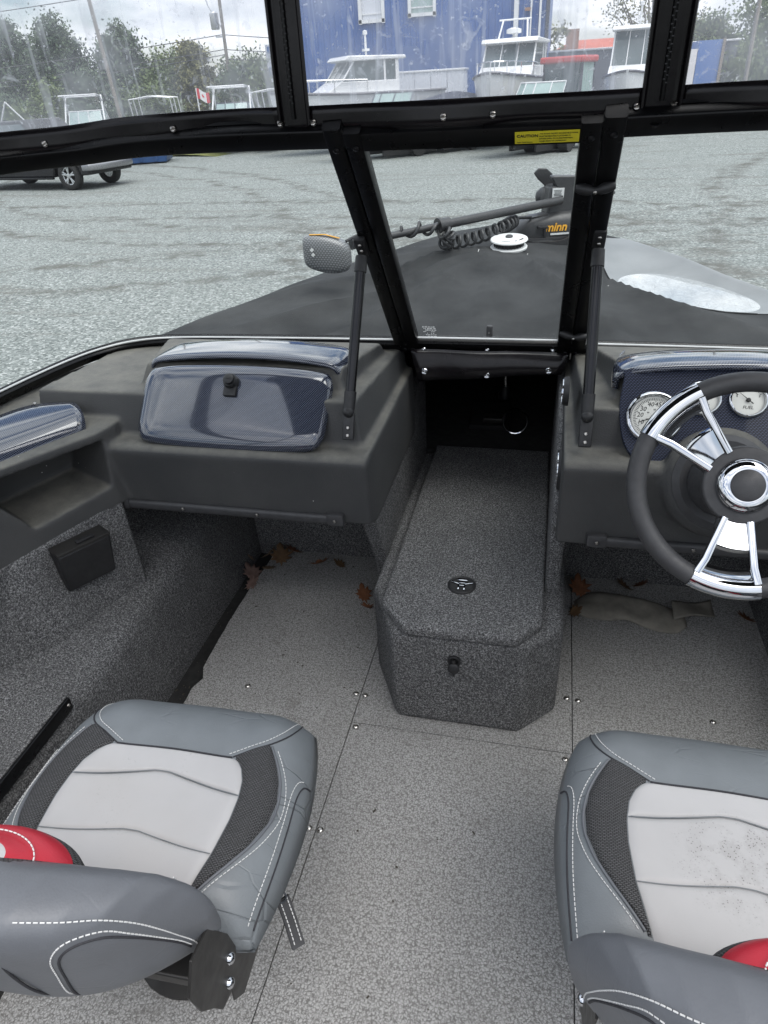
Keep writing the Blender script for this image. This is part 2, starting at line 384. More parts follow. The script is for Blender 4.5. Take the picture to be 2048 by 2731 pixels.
        for i in range(m_ - 2):
            for j in range(n): F.append((1 + i * n + j, 1 + i * n + (j + 1) % n, 1 + (i + 1) * n + (j + 1) % n, 1 + (i + 1) * n + j))
        return s.add(V, F)
    def obj(s, name, mat, parent=None, **k): return mesh(name, s.V, s.F, mat, parent, **k)
def bev(o, w, seg=3, angle=30):
    md = o.modifiers.new('bevel', 'BEVEL'); md.width = w; md.segments = seg; md.limit_method = 'ANGLE'; md.angle_limit = math.radians(angle); md.harden_normals = False
    return o
def rr(w, h, r=0.004, n=3):
    """rounded rectangle profile"""
    o = []
    for cx_, cy_, a0 in ((w / 2 - r, h / 2 - r, 0), (-w / 2 + r, h / 2 - r, 90), (-w / 2 + r, -h / 2 + r, 180), (w / 2 - r, -h / 2 + r, 270)):
        for i in range(n): a = math.radians(a0 + 90 * i / (n - 1)); o.append((cx_ + r * math.cos(a), cy_ + r * math.sin(a)))
    return o
def bez(pts, n=8):
    """Catmull-Rom through points"""
    P = [Vector(p) for p in pts]; o = []
    for i in range(len(P) - 1):
        p0 = P[max(i - 1, 0)]; p1 = P[i]; p2 = P[i + 1]; p3 = P[min(i + 2, len(P) - 1)]
        for k in range(n):
            t = k / n
            o.append(0.5 * ((2 * p1) + (p2 - p0) * t + (2 * p0 - 5 * p1 + 4 * p2 - p3) * t * t + (3 * p1 - p0 - 3 * p2 + p3) * t ** 3))
    o.append(P[-1]); return o
def interp(x, xs, ys):
    return float(np.interp(x, xs, ys))
def text(name, s, size, mat, parent, origin, xdir, ydir, depth=0.0006, align='LEFT', shear=0.0, bold=0.0):
    cu = bpy.data.curves.new(name, 'FONT'); cu.body = s; cu.size = size; cu.extrude = depth; cu.align_x = align; cu.shear = shear; cu.offset = bold; cu.resolution_u = 2
    t = bpy.data.objects.new(name, cu); COL.objects.link(t)
    dg = bpy.context.evaluated_depsgraph_get(); me = bpy.data.meshes.new_from_object(t.evaluated_get(dg))
    bpy.data.objects.remove(t); bpy.data.curves.remove(cu)
    X = Vector(xdir).normalized(); Yv = Vector(ydir); Yv = (Yv - X * X.dot(Yv)).normalized(); Zv = X.cross(Yv)
    R = Matrix((X, Yv, Zv)).transposed(); o_ = Vector(origin)
    for v in me.vertices: v.co = R @ v.co + o_
    me.materials.clear(); me.materials.append(M[mat]); me.name = name
    return link(bpy.data.objects.new(name, me), parent)
SHARED = {}
def piece(name, me_key, build, mat, loc, parent, rot=None):
    """alike small pieces share mesh data (built about the origin)"""
    if me_key not in SHARED:
        g = G(); build(g); o = g.obj(name, mat, parent); SHARED[me_key] = o.data
    else:
        o = bpy.data.objects.new(name, SHARED[me_key]); link(o, parent)
    if rot is not None: o.rotation_euler = rot
    o.location = loc
    return o
def dir_rot(n): return Vector(n).to_track_quat('Z', 'Y').to_euler()
def snap_geo(g): g.lathe([(0.0092, 0), (0.0092, 0.002), (0.0075, 0.0038), (0.0055, 0.0022), (0.0038, 0.002), (0.0026, 0.004), (0.0005, 0.0044)], (0, 0, 0), (0, 0, 1), 14)
def screw_geo(g): g.lathe([(0.0042, -0.001), (0.0042, 0.0008), (0.003, 0.0022), (0.0012, 0.0024), (0.001, 0.0012), (0.0003, 0.0012)], (0, 0, 0), (0, 0, 1), 12)
def rivet_geo(g): g.lathe([(0.0085, 0), (0.0078, 0.0018), (0.006, 0.0038), (0.0035, 0.005), (0.003, 0.0042), (0.0004, 0.0042)], (0, 0, 0), (0, 0, 1), 16)
# ------------------------------------------------------------------ ground and boat shell (the setting)
GZ = -0.85
b = NB('gravel')
v1 = b.vor(38, 'F1', out='Color'); dv = b.vor(38, 'F1'); n_ = b.noise(70, 3)
sepc = b.n.new('ShaderNodeSeparateColor'); b.link(v1, sepc.inputs[0])
c = b.ramp(sepc.outputs[0], [(0.0, (0.085, 0.098, 0.093)), (0.45, (0.19, 0.21, 0.20)), (0.8, (0.27, 0.29, 0.278)), (1.0, (0.45, 0.465, 0.45))])
mud = b.ramp(b.noise(0.9, 6, 0.62, b.mapping((0.28, 1.5, 1), (0, 0, 0.12)), dist=0.7), [(0.54, 0.0), (0.66, 0.95)])
c = b.mix(b.math('MULTIPLY', mud, b.ramp(b.noise(9, 5), [(0.35, 0.2), (0.7, 1.0)])), c, (0.125, 0.12, 0.105))
c = b.mix(b.ramp(b.noise(0.25, 4), [(0.35, 0.0), (0.7, 0.35)]), c, (0.19, 0.205, 0.195))
# tyre tracks: arcs of turning vehicles, broken up
pos = b.tc.outputs['Object']; brk = b.ramp(b.noise(2.2, 5, 0.65), [(0.42, 0.0), (0.62, 1.0)]); wobt = b.math('MULTIPLY', b.noise(0.35, 3), 1.6); trk = None
for cx_, cy_, r_, w_ in ((-30, 2, 27.5, 0.16), (-30, 2, 29.2, 0.16), (6, -14, 26.0, 0.18), (6, -14, 27.8, 0.18), (-4, 30, 16.5, 0.15), (-4, 30, 18.1, 0.15), (40, 8, 36.0, 0.2), (40, 8, 37.8, 0.2), (-10, -40, 55, 0.2), (-10, -40, 57, 0.2)):
    dsub = b.n.new('ShaderNodeVectorMath'); dsub.operation = 'DISTANCE'; b.link(pos, dsub.inputs[0]); dsub.inputs[1].default_value = (cx_, cy_, -0.85)
    band = b.ramp(b.math('ABSOLUTE', b.math('SUBTRACT', b.math('ADD', dsub.outputs['Value'], wobt), r_ + 0.8)), [(w_ * 0.5, 1.0), (min(0.99, w_ * 2.0), 0.0)])
    trk = band if trk is None else b.math('MAXIMUM', trk, band)
c = b.mix(b.math('MULTIPLY', b.math('MULTIPLY', trk, brk), 0.85), c, (0.085, 0.083, 0.072))
b.col(c); b.set(Roughness=0.9)
nb = b.bump(b.math('ADD', b.math('MULTIPLY', dv, -0.7), b.math('MULTIPLY', n_, 0.5)), 0.9, 0.03); b.bump(b.noise(1.2, 4), 0.5, 0.12, nb); M['gravel'] = b.m
g = G(); g.grid(lambda u, v: (-700 + 1400 * u, -300 + 1400 * v, GZ), 4, 4)
tag(g.obj('gravel_ground', 'gravel', smooth=False), kind='structure')
b = NB('weedy_grass'); c = b.ramp(b.noise(1.6, 6, 0.7), [(0.3, (0.10, 0.125, 0.035)), (0.6, (0.20, 0.205, 0.06)), (0.8, (0.24, 0.22, 0.11))]); b.col(c); b.set(Roughness=0.95); b.bump(b.noise(20, 3), 1, 0.08); M['grass'] = b.m
g = G(); g.grid(lambda u, v: (-60 + 46 * u, 31.0 + 30 * v + 0.6 * math.sin(u * 23) + 3.0 * (1 - u), GZ + 0.03 + 0.5 * v * v + 0.05 * math.sin(u * 61 + v * 9)), 60, 12)
tag(g.obj('grass_verge', 'grass'), kind='structure')

# boat floor: underfloor pan and separate covered panels with rivets
fl = G().box((-0.15, 0.95, -0.045), (1.80, 3.1, 0.04)).obj('boat_floor', 'dark', smooth=False); tag(fl, kind='structure')
def panel(x0, x1, y0, y1, ragged=False):
    g = G()
    if not ragged: g.box(((x0 + x1) / 2, (y0 + y1) / 2, -0.006), (x1 - x0, y1 - y0, 0.012), bev=0.0015)
    else:
        r2 = random.Random(3); n = 60; L = []
        for i in range(n + 1):
            y = y0 + (y1 - y0) * i / n
            L.append((x0 + r2.uniform(-0.003, 0.003) + (0.016 if 1.24 < y < 1.30 else 0.0) + 0.008 * math.sin(y * 7), y))
        g.prism(L + [(x1, y1), (x1, y0)], 'z', -0.012, 0.0)
    return g.obj('floor_panel', 'floor', fl, smooth=False)
panel(-0.928, -0.4355, -0.55, 1.93, True)
panel(-0.4335, 0.1405, -0.55, 1.189)
panel(-0.4335, 0.1405, 1.1915, 2.3)
panel(0.1425, 0.70, -0.55, 1.93)
for x, y in ((-0.764, 1.263), (-0.448, 1.290), (-0.421, 1.288), (0.127, 1.374), (0.157, 1.370), (-0.419, 1.176), (0.124, 1.170), (0.497, 1.357), (-0.452, 0.872), (-0.424, 0.872), (-0.452, 0.42), (-0.424, 0.42), (0.128, 0.87), (0.156, 0.87)):
    piece('rivet', 'rivet', rivet_geo, 'steel', (x, y, 0.0), fl)
# bits of debris on the floor
r2 = random.Random(5)
dirtg = G()
for k in range(90):
    if k < 22: x, y = r2.uniform(-0.42, 0.13), r2.uniform(0.3, 1.15)
    elif k < 60: x, y = r2.uniform(-0.985, -0.93), r2.uniform(1.0, 1.85)
    else: x, y = r2.uniform(-0.9, -0.45), r2.uniform(1.2, 1.9)
    s_ = r2.uniform(0.0012, 0.0035); dirtg.box((x, y, (-0.024 if x < -0.935 else 0.001)), (s_ * r2.uniform(1, 3), s_, s_ * 0.7), Matrix.Rotation(r2.uniform(0, 3), 3, 'Z'))
M['dirt'] = plain('dirt_crumbs', (0.05, 0.042, 0.033), 0.95)
o = dirtg.obj('floor_debris', 'dirt', smooth=False); tag(o, 'dark dirt crumbs scattered over the boat floor', 'debris', kind='stuff')

# hull: outer skin and carpeted inner sides
M['hullpaint'] = plain('hull_paint', (0.04, 0.042, 0.046), 0.3, 0.2, 0.1, 5, coat=0.6)
YS = [-1.6, -0.5, 0.5, 1.0, 1.4, 1.7, 1.95, 2.2, 2.55, 2.98, 3.35, 3.65, 3.85]
HW = [1.34, 1.33, 1.31, 1.30, 1.275, 1.22, 1.12, 1.02, 0.86, 0.62, 0.36, 0.14, 0.03]
def hw(y): return interp(y, YS, HW)
XC = -0.15
def gunz(y): return interp(y, [-1.6, 1.4, 1.95, 3.0, 3.85], [0.77, 0.785, 0.775, 0.785, 0.80])
g = G()
for s_ in (-1, 1):
    def skin(u, v, s_=s_):
        y = -1.6 + 5.4 * u; W = hw(y); prof = [(1.0, gunz(y) - 0.005), (0.985, 0.55), (0.93, 0.2), (0.80, -0.12), (0.45, -0.32), (0.0, -0.42)]
        q = v * 5; i = min(4, int(q)); t = q - i; a = prof[i]; c_ = prof[i + 1]; lift = 0.35 * max(0, (y - 2.2) / 1.6) ** 2
        return (XC + s_ * W * (a[0] + (c_[0] - a[0]) * t), y, a[1] + (c_[1] - a[1]) * t + lift * v)
    g.grid(skin, 40, 15)
o = g.obj('boat_hull', 'hullpaint'); tag(o, kind='structure')
# transom so the shell is closed behind the photographer
g = G().prism([(XC - 1.3, 0.77), (XC + 1.3, 0.77), (XC + 1.2, 0.2), (XC + 0.9, -0.2), (XC, -0.42), (XC - 0.9, -0.2), (XC - 1.2, 0.2)], 'y', -1.62, -1.58); tag(g.obj('transom', 'hullpaint', smooth=False), kind='structure')

# inner sides: low carpeted wall with a ledge, recessed wall above it, and a proud carpeted board aft of the console
def inner(sgn, name):
    def P(x, y, z): return ((x if sgn < 0 else 2 * XC - x), y, z)
    ys = [-0.55, 0.3, 0.9, 1.02, 1.15, 1.33, 1.5, 1.7, 1.93]; prof = []
    for y in ys:
        zl = interp(y, [0.9, 1.02, 1.33, 1.93], [0.262, 0.262, 0.280, 0.29])
        prof.append([(-0.985, -0.05), (-0.988, 0.0), (-0.998, zl - 0.02), (-1.006, zl), (-1.02, zl + 0.012), (-1.16, zl + 0.055), (-1.19, zl + 0.075), (-1.20, 0.53 if y < 1.34 else 0.64)])
    n = len(prof[0]); V = [P(x, ys[i], z) for i in range(len(ys)) for x, z in prof[i]]
    F = [(i * n + j, (i + 1) * n + j, (i + 1) * n + j + 1, i * n + j + 1) for i in range(len(ys) - 1) for j in range(n - 1)]
    o = mesh(name, V, F, 'carpet', None, angle=180); tag(o, kind='structure')
    # board
    top = [(-1.275, -0.5, 0.515), (-1.262, 0.6, 0.515), (-1.232, 0.98, 0.52), (-1.198, 1.07, 0.53), (-1.048, 1.335, 0.575)]
    bot = [(-1.215, -0.5, 0.25), (-1.20, 0.6, 0.25), (-1.15, 0.94, 0.25), (-1.112, 1.03, 0.252), (-1.042, 1.335, 0.262)]
    k = len(top); W = 0.05
    V = [P(*p) for p in top] + [P(*p) for p in bot] + [P(p[0] - W, p[1] + 0.006, p[2]) for p in top] + [P(p[0] - W, p[1] + 0.006, p[2]) for p in bot]
    F = [(i, i + 1, k + i + 1, k + i) for i in range(k - 1)] + [(2 * k + i, 3 * k + i, 3 * k + i + 1, 2 * k + i + 1) for i in range(k - 1)] + [(i, 2 * k + i, 2 * k + i + 1, i + 1) for i in range(k - 1)] + [(k + i, k + i + 1, 3 * k + i + 1, 3 * k + i) for i in range(k - 1)] + [(k - 1, 3 * k - 1, 4 * k - 1, 2 * k - 1), (0, k, 3 * k, 2 * k)]
    bev(mesh('side_board', V, F, 'carpet', o), 0.012, 3); return o
inner(-1, 'boat_side_port'); inner(1, 'boat_side_starboard')
# bulkheads under the consoles
for x0, x1, nm in ((-1.25, -0.445, 'bulkhead_port'), (0.10, 0.95, 'bulkhead_starboard')):
    tag(G().box(((x0 + x1) / 2, 1.945, 0.33), (x1 - x0, 0.03, 0.76)).obj(nm, 'carpet', smooth=False), kind='structure')
# bow well: floor and sides below the cover, near-black to stand in for shade
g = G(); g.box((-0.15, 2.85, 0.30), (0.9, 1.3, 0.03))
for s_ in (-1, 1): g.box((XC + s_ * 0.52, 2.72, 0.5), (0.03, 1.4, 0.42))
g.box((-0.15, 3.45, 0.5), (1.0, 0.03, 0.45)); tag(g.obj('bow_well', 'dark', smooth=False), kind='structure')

# side storage bench (port)
t = root('side_bench', (-1.12, 0.5, 0.0), 'carpeted storage bench along the port side with black edge strip', 'bench')
g = G().box((-1.135, 0.17, 0.15), (0.25, 1.48, 0.30), bev=0.012); g.obj('body', 'carpet', t)
g = G().sweep([(-1.003, -0.55, 0.285), (-1.003, 0.895, 0.285)], rr(0.008, 0.034, 0.002)); g.obj('edge_strip', 'frame', t)
piece('screw', 'screw', screw_geo, 'steel', (-0.9985, 0.885, 0.288), t, dir_rot((1, 0, 0)))
# storage pocket on the carpet wall
t = root('wall_pocket', (-1.10, 1.20, 0.42), 'black plastic lidded pocket fixed on the carpeted side wall', 'pocket')
Rp = Matrix.Rotation(math.radians(-31), 3, 'Z')
g = G()
A = Vector((-1.105, 1.195, 0.462))
V = []
for zz, dx, wv in ((-0.062, 0.014, 0.064), (0.045, 0.034, 0.068), (0.058, 0.034, 0.068)):
    for dy, ex in ((-wv, -0.03), (-wv, dx), (wv, dx), (wv, -0.03)): V.append(A + Rp @ Vector((ex, dy, zz + dy * 0.0)))
F = [(0, 1, 2, 3)] + [(k * 4 + i, k * 4 + (i + 1) % 4, k * 4 + 4 + (i + 1) % 4, k * 4 + 4 + i) for k in range(2) for i in range(4)] + [(8, 9, 10, 11)]
bev(mesh('body', V, F, 'rubber', t), 0.006)
g = G().box(A + Rp @ Vector((0.004, 0, 0.061)), (0.066, 0.138, 0.008), Rp, 0.003); g.obj('lid', 'plate', t)
g = G().box(A + Rp @ Vector((0.02, 0.01, 0.068)), (0.014, 0.045, 0.006), Rp, 0.002); g.obj('latch', 'rubber', t)

# ------------------------------------------------------------------ moulded consoles
def remeshed(name, g, mat, parent, cut=None, vox=0.0052, it=10):
    o = g.obj(name, mat, parent)
    if cut:
        for c_ in cut:
            md = o.modifiers.new('rm0', 'REMESH'); md.mode = 'VOXEL'; md.voxel_size = vox
            bake(o, 180)
            md = o.modifiers.new('cut', 'BOOLEAN'); md.operation = 'DIFFERENCE'; md.object = c_; md.solver = 'EXACT'
            bake(o, 180); bpy.data.objects.remove(c_)
    md = o.modifiers.new('rm', 'REMESH'); md.mode = 'VOXEL'; md.voxel_size = vox
    md = o.modifiers.new('sm', 'SMOOTH'); md.iterations = it; md.factor = 0.5
    return bake(o, 180)
def frustum(g, bot, top):
    """closed solid between two quads (lists of 4 points)"""
    return g.add(list(bot) + list(top), [(3, 2, 1, 0), (4, 5, 6, 7)] + [(i, (i + 1) % 4, 4 + (i + 1) % 4, 4 + i) for i in range(4)])

# port console ------------------------------------------------------
t = root('port_console', (-0.8, 1.6, 0.53), 'dark grey moulded passenger console with closed carbon-print glovebox', 'console')
g = G()
g.prism([(1.357, 0.53), (1.345, 0.70), (1.36, 0.712), (1.95, 0.722), (1.95, 0.50), (1.42, 0.50)], 'x', -1.16, -0.385)
frustum(g, [(-1.3, 1.408, 0.69), (-0.408, 1.408, 0.69), (-0.402, 1.95, 0.69), (-1.3, 1.95, 0.69)], [(-1.3, 1.45, 0.815), (-0.435, 1.45, 0.815), (-0.415, 1.95, 0.785), (-1.3, 1.95, 0.785)])
frustum(g, [(-1.05, 1.40, 0.69), (-0.455, 1.40, 0.69), (-0.42, 1.93, 0.69), (-1.15, 1.93, 0.69)], [(-1.02, 1.545, 0.862), (-0.485, 1.545, 0.862), (-0.46, 1.85, 0.825), (-1.13, 1.85, 0.825)])
# side liner joined to the console
lin = [(-1.45, 0.0), (-1.45, 1.75), (-1.12, 1.75), (-1.03, 1.40), (-1.045, 1.335), (-1.205, 1.065), (-1.245, 0.97), (-1.265, 0.6), (-1.265, 0.0)]
n = len(lin)
V = [(x, y, interp(y, [0.0, 1.0, 1.33], [0.49, 0.50, 0.555])) for x, y in lin] + [(x - (0.028 if x > -1.3 else 0), y, 0.775 if x < -1.4 else 0.752) for x, y in lin]
F = [tuple(range(n)), tuple(range(n, 2 * n))[::-1]] + [(i, (i + 1) % n, n + (i + 1) % n, n + i) for i in range(n)]
g.add(V, F)
cut = G()
ax_ = Vector((-0.16, -0.27, 0)).normalized(); nx_ = Vector((-ax_.y, ax_.x, 0))
p0 = Vector((-1.085, 1.335, 0)); nx_ = nx_ if nx_.x > 0 else -nx_
qb = [p0 + nx_ * 0.06 - ax_ * 0.005, p0 + ax_ * 0.205 + nx_ * 0.06, p0 + ax_ * 0.225 - nx_ * 0.15, p0 - nx_ * 0.15 + ax_ * 0.02]
qt = [p0 + nx_ * 0.06 - ax_ * 0.025, p0 + ax_ * 0.30 + nx_ * 0.06, p0 + ax_ * 0.30 - nx_ * 0.15, p0 - nx_ * 0.15 + ax_ * 0.0]
frustum(cut, [(q.x, q.y, 0.612 - 0.14 * max(0, 1.335 - q.y)) for q in qb], [(q.x, q.y, 0.728) for q in qt]); cu = cut.obj('cutter', 'console')
body = remeshed('body', g, 'console', t, [cu])
# glovebox door, pillowed plate on the sloping face
def door_fn(u, v):
    a = 2 * u - 1; e = 2 * v - 1
    x = -0.748 + 0.247 * a * (1 - 0.03 * (1 - e) * 0.5) * math.sqrt(1 - 0.13 * e ** 6); bow = 0.012 * (1 - a * a); v = 0.5 + 0.5 * e * math.sqrt(1 - 0.13 * a ** 6)
    y = 1.385 + 0.136 * v; z = 0.712 + 0.136 * v - (bow * (1 - v)) + bow * 0.7 * v
    p = (1 - abs(a) ** 9) * (1 - abs(e) ** 7); k = 0.003 + 0.018 * p ** 0.5
    return (x, y - k * 0.70, z + k * 0.70)
g = G().grid(door_fn, 48, 30)
door = g.obj('glovebox_door', 'carbon', t, angle=180); md = door.modifiers.new('s', 'SOLIDIFY'); md.thickness = 0.012; md.offset = -1
def on_door(u, v, k=0.0):
    p = Vector(door_fn(u, v)); return p + Vector((0, -0.707, 0.707)) * k
nd = Vector((0, -0.707, 0.707)); ud = Vector((0, 0.707, 0.707))
# latch: recessed pad, lever and key barrel
pc = on_door(0.50, 0.72)
g = G(); g.prism([(-0.052, -0.040), (-0.046, -0.052), (0.046, -0.052), (0.052, -0.040), (0.036, -0.012), (0.022, 0.012), (-0.022, 0.012), (-0.036, -0.012)], 'z', -0.004, 0.004)
Rd = Matrix((Vector((1, 0, 0)), ud, nd)).transposed()
g.V = [tuple(pc + Rd @ Vector(v)) for v in g.V]; bev(g.obj('latch_pad', 'carbon_dark', door), 0.003)
g = G().box(pc + nd * 0.012 - ud * 0.004, (0.034, 0.042, 0.016), Rd, 0.004); g.obj('latch_lever', 'rubber', door)
g = G().lathe([(0.019, 0.0), (0.019, 0.020), (0.016, 0.026), (0.013, 0.026), (0.013, 0.034), (0.010, 0.036), (0.001, 0.036)], pc + ud * 0.012 + nd * 0.004, nd, 24); kb = g.obj('key_lock', 'rubber', door)
g = G().box(pc + ud * 0.012 + nd * 0.0405, (0.010, 0.003, 0.001), Rd); g.obj('key_slot', 'ink', door)
# hinge along the lower edge
pa = on_door(0.14, 0.075, 0.004); pb = on_door(0.83, 0.075, 0.004)
mid = on_door(0.5, 0.03, 0.004)
g = G().tube([pa, (pa + pb) / 2, pb], 0.0042, 8); M['hinge'] = plain('bronze_hinge', (0.16, 0.11, 0.095), 0.35, 0.8); g.obj('hinge', 'hinge', door)
g = G().box((pa + pb) / 2 - ud * 0.004 - nd * 0.0015, ((pb - pa).length + 0.03, 0.018, 0.004), Rd, 0.001); g.obj('hinge_slot', 'ink', door)
# carbon hood above the door
def arch_hood(path, prof, name, parent, nx=48):
    P = bez(path, 10); n = len(P); V = []; F = []; PR = bez([(h, d_, 0) for h, d_ in prof], 4); k = len(PR)
    for i in range(n):
        tg = (P[min(i + 1, n - 1)] - P[max(i - 1, 0)]).normalized(); nr_ = Vector((-tg.z, 0, tg.x)).normalized();
        mid = 1 - abs(2 * i / (n - 1) - 1) ** 6
        for q in PR: V.append(P[i] + nr_ * (q.x if q.y < 0.04 else q.x * (0.4 + 0.6 * mid)) + Vector((0, q.y, 0)))
    for i in range(n - 1):
        for j in range(k - 1): F.append((i * k + j, (i + 1) * k + j, (i + 1) * k + j + 1, i * k + j + 1))
    o = mesh(name, V, F, 'carbon', parent, angle=180); md = o.modifiers.new('s', 'SOLIDIFY'); md.thickness = 0.005; md.offset = -1; return o
arch_hood([(-1.000, 1.560, 0.822), (-1.002, 1.555, 0.845), (-0.988, 1.552, 0.866), (-0.94, 1.555, 0.874), (-0.85, 1.562, 0.879), (-0.745, 1.565, 0.881), (-0.64, 1.562, 0.879), (-0.55, 1.555, 0.873), (-0.506, 1.552, 0.864), (-0.492, 1.555, 0.840), (-0.494, 1.560, 0.815)],
          [(-0.009, 0.05), (-0.009, 0.0), (-0.004, -0.018), (0.004, -0.018), (0.009, -0.004), (0.009, 0.05), (0.004, 0.11), (-0.016, 0.17)], 'glovebox_hood', t)
# trim bar on the lower edge with screws
def trimbar(t, x0, x1, screws):
    g = G(); g.sweep([(x0, 1.352, 0.542), (x1, 1.352, 0.542)], rr(0.020, 0.026, 0.009, 5)); g.obj('trim_bar', 'dgrey', t)
    for s_, xx in ((0, x0), (1, x1)):
        G().box((xx, 1.351, 0.545), (0.045, 0.024, 0.034), None, 0.008).obj('end_cap', 'dgrey', t)
    for xx in screws: piece('screw', 'screw', screw_geo, 'frame', (xx, 1.3385 if xx not in (x0, x1) else 1.3365, 0.545), t, dir_rot((0, -1, 0)))
trimbar(t, -1.063, -0.475, (-1.063, -0.885, -0.68, -0.475))
# carbon trim over the side pocket
LO = [(-1.112, 1.352, 0.748), (-1.205, 1.175, 0.746), (-1.268, 1.03, 0.744), (-1.29, 0.85, 0.742)]
MI = [(-1.135, 1.395, 0.785), (-1.235, 1.21, 0.787), (-1.305, 1.04, 0.787), (-1.33, 0.85, 0.787)]
HI = [(-1.185, 1.425, 0.792), (-1.290, 1.36, 0.800), (-1.37, 1.10, 0.800), (-1.39, 0.85, 0.800)]
lo = bez(LO, 6); mi = bez(MI, 6); hi = bez(HI, 6)
def trimf(u, v):
    i = min(len(lo) - 1, int(round(u * (len(lo) - 1)))); a = lo[i]; c_ = mi[i]; e = hi[i]
    return a * (1 - v) ** 2 + 2 * v * (1 - v) * (c_ + Vector((0.012, -0.006, 0.012))) + e * v * v
g = G().grid(trimf, len(lo) - 1, 10); o = g.obj('pocket_trim', 'carbon', t, angle=180); md = o.modifiers.new('s', 'SOLIDIFY'); md.thickness = 0.008; md.offset = -1
piece('screw', 'screw', screw_geo, 'frame', (-1.124, 1.350, 0.770), o, dir_rot((0.8, -0.5, 0.4)))
piece('screw', 'screw', screw_geo, 'frame', (-1.265, 1.385, 0.802), o, dir_rot((0.2, -0.1, 1)))

# helm console ------------------------------------------------------
t = root('helm_console', (0.42, 1.6, 0.53), 'dark grey moulded helm console with gauges behind the steering wheel', 'console')
g = G()
g.prism([(1.357, 0.525), (1.345, 0.724), (1.36, 0.738), (1.95, 0.745), (1.95, 0.50), (1.42, 0.50)], 'x', 0.055, 0.86)
frustum(g, [(0.075, 1.408, 0.70), (0.95, 1.385, 0.70), (0.95, 1.95, 0.70), (0.065, 1.95, 0.70)], [(0.097, 1.45, 0.825), (0.95, 1.45, 0.825), (0.95, 1.95, 0.785), (0.075, 1.95, 0.785)])
frustum(g, [(0.135, 1.405, 0.70), (0.80, 1.405, 0.70), (0.90, 1.93, 0.70), (0.09, 1.93, 0.70)], [(0.172, 1.565, 0.885), (0.70, 1.565, 0.885), (0.80, 1.85, 0.83), (0.115, 1.85, 0.83)])
lin2 = [(2 * XC - x, y) for x, y in lin]
V = [(x, y, 0.555) for x, y in lin2] + [(x + (0.028 if x < 1.0 else 0), y, 0.775 if x > 1.1 else 0.752) for x, y in lin2]
g.add(V, F)
# column bulge
g.lathe([(0.115, -0.02), (0.115, 0.03), (0.10, 0.05), (0.02, 0.05)], (0.372, 1.37, 0.70), (0, -0.85, 0.5), 32)
body = remeshed('body', g, 'console', t)
# instrument panel: carbon plate with rounded outline
ni = Vector((0, -0.78, 0.62)).normalized(); ui = Vector((0, 0.62, 0.78)).normalized(); RI = Matrix((Vector((1, 0, 0)), ui, ni)).transposed()
IO = Vector((0.44, 1.445, 0.792)) + ni * 0.012
def ipt(x, y, k=0.0): return IO + Vector((1, 0, 0)) * x + ui * y + ni * k
outl = [(-0.268, 0.10), (-0.274, 0.03), (-0.262, -0.04), (-0.238, -0.078), (-0.20, -0.098), (-0.10, -0.105), (0.10, -0.105), (0.24, -0.098), (0.27, 0.0), (0.268, 0.10), (0.22, 0.125), (-0.22, 0.125)]
g = G(); ol = bez([(x, y, 0) for x, y in outl + [outl[0]]], 5)[:-1]
V = [ipt(p.x, p.y, -0.01) for p in ol] + [ipt(p.x, p.y, 0.004) for p in ol]; n = len(ol)
F2 = [tuple(range(n))[::-1], tuple(range(n, 2 * n))] + [(i, (i + 1) % n, n + (i + 1) % n, n + i) for i in range(n)]
ip = bev(mesh('instrument_panel', V, F2, 'carbon_dark', t), 0.004)
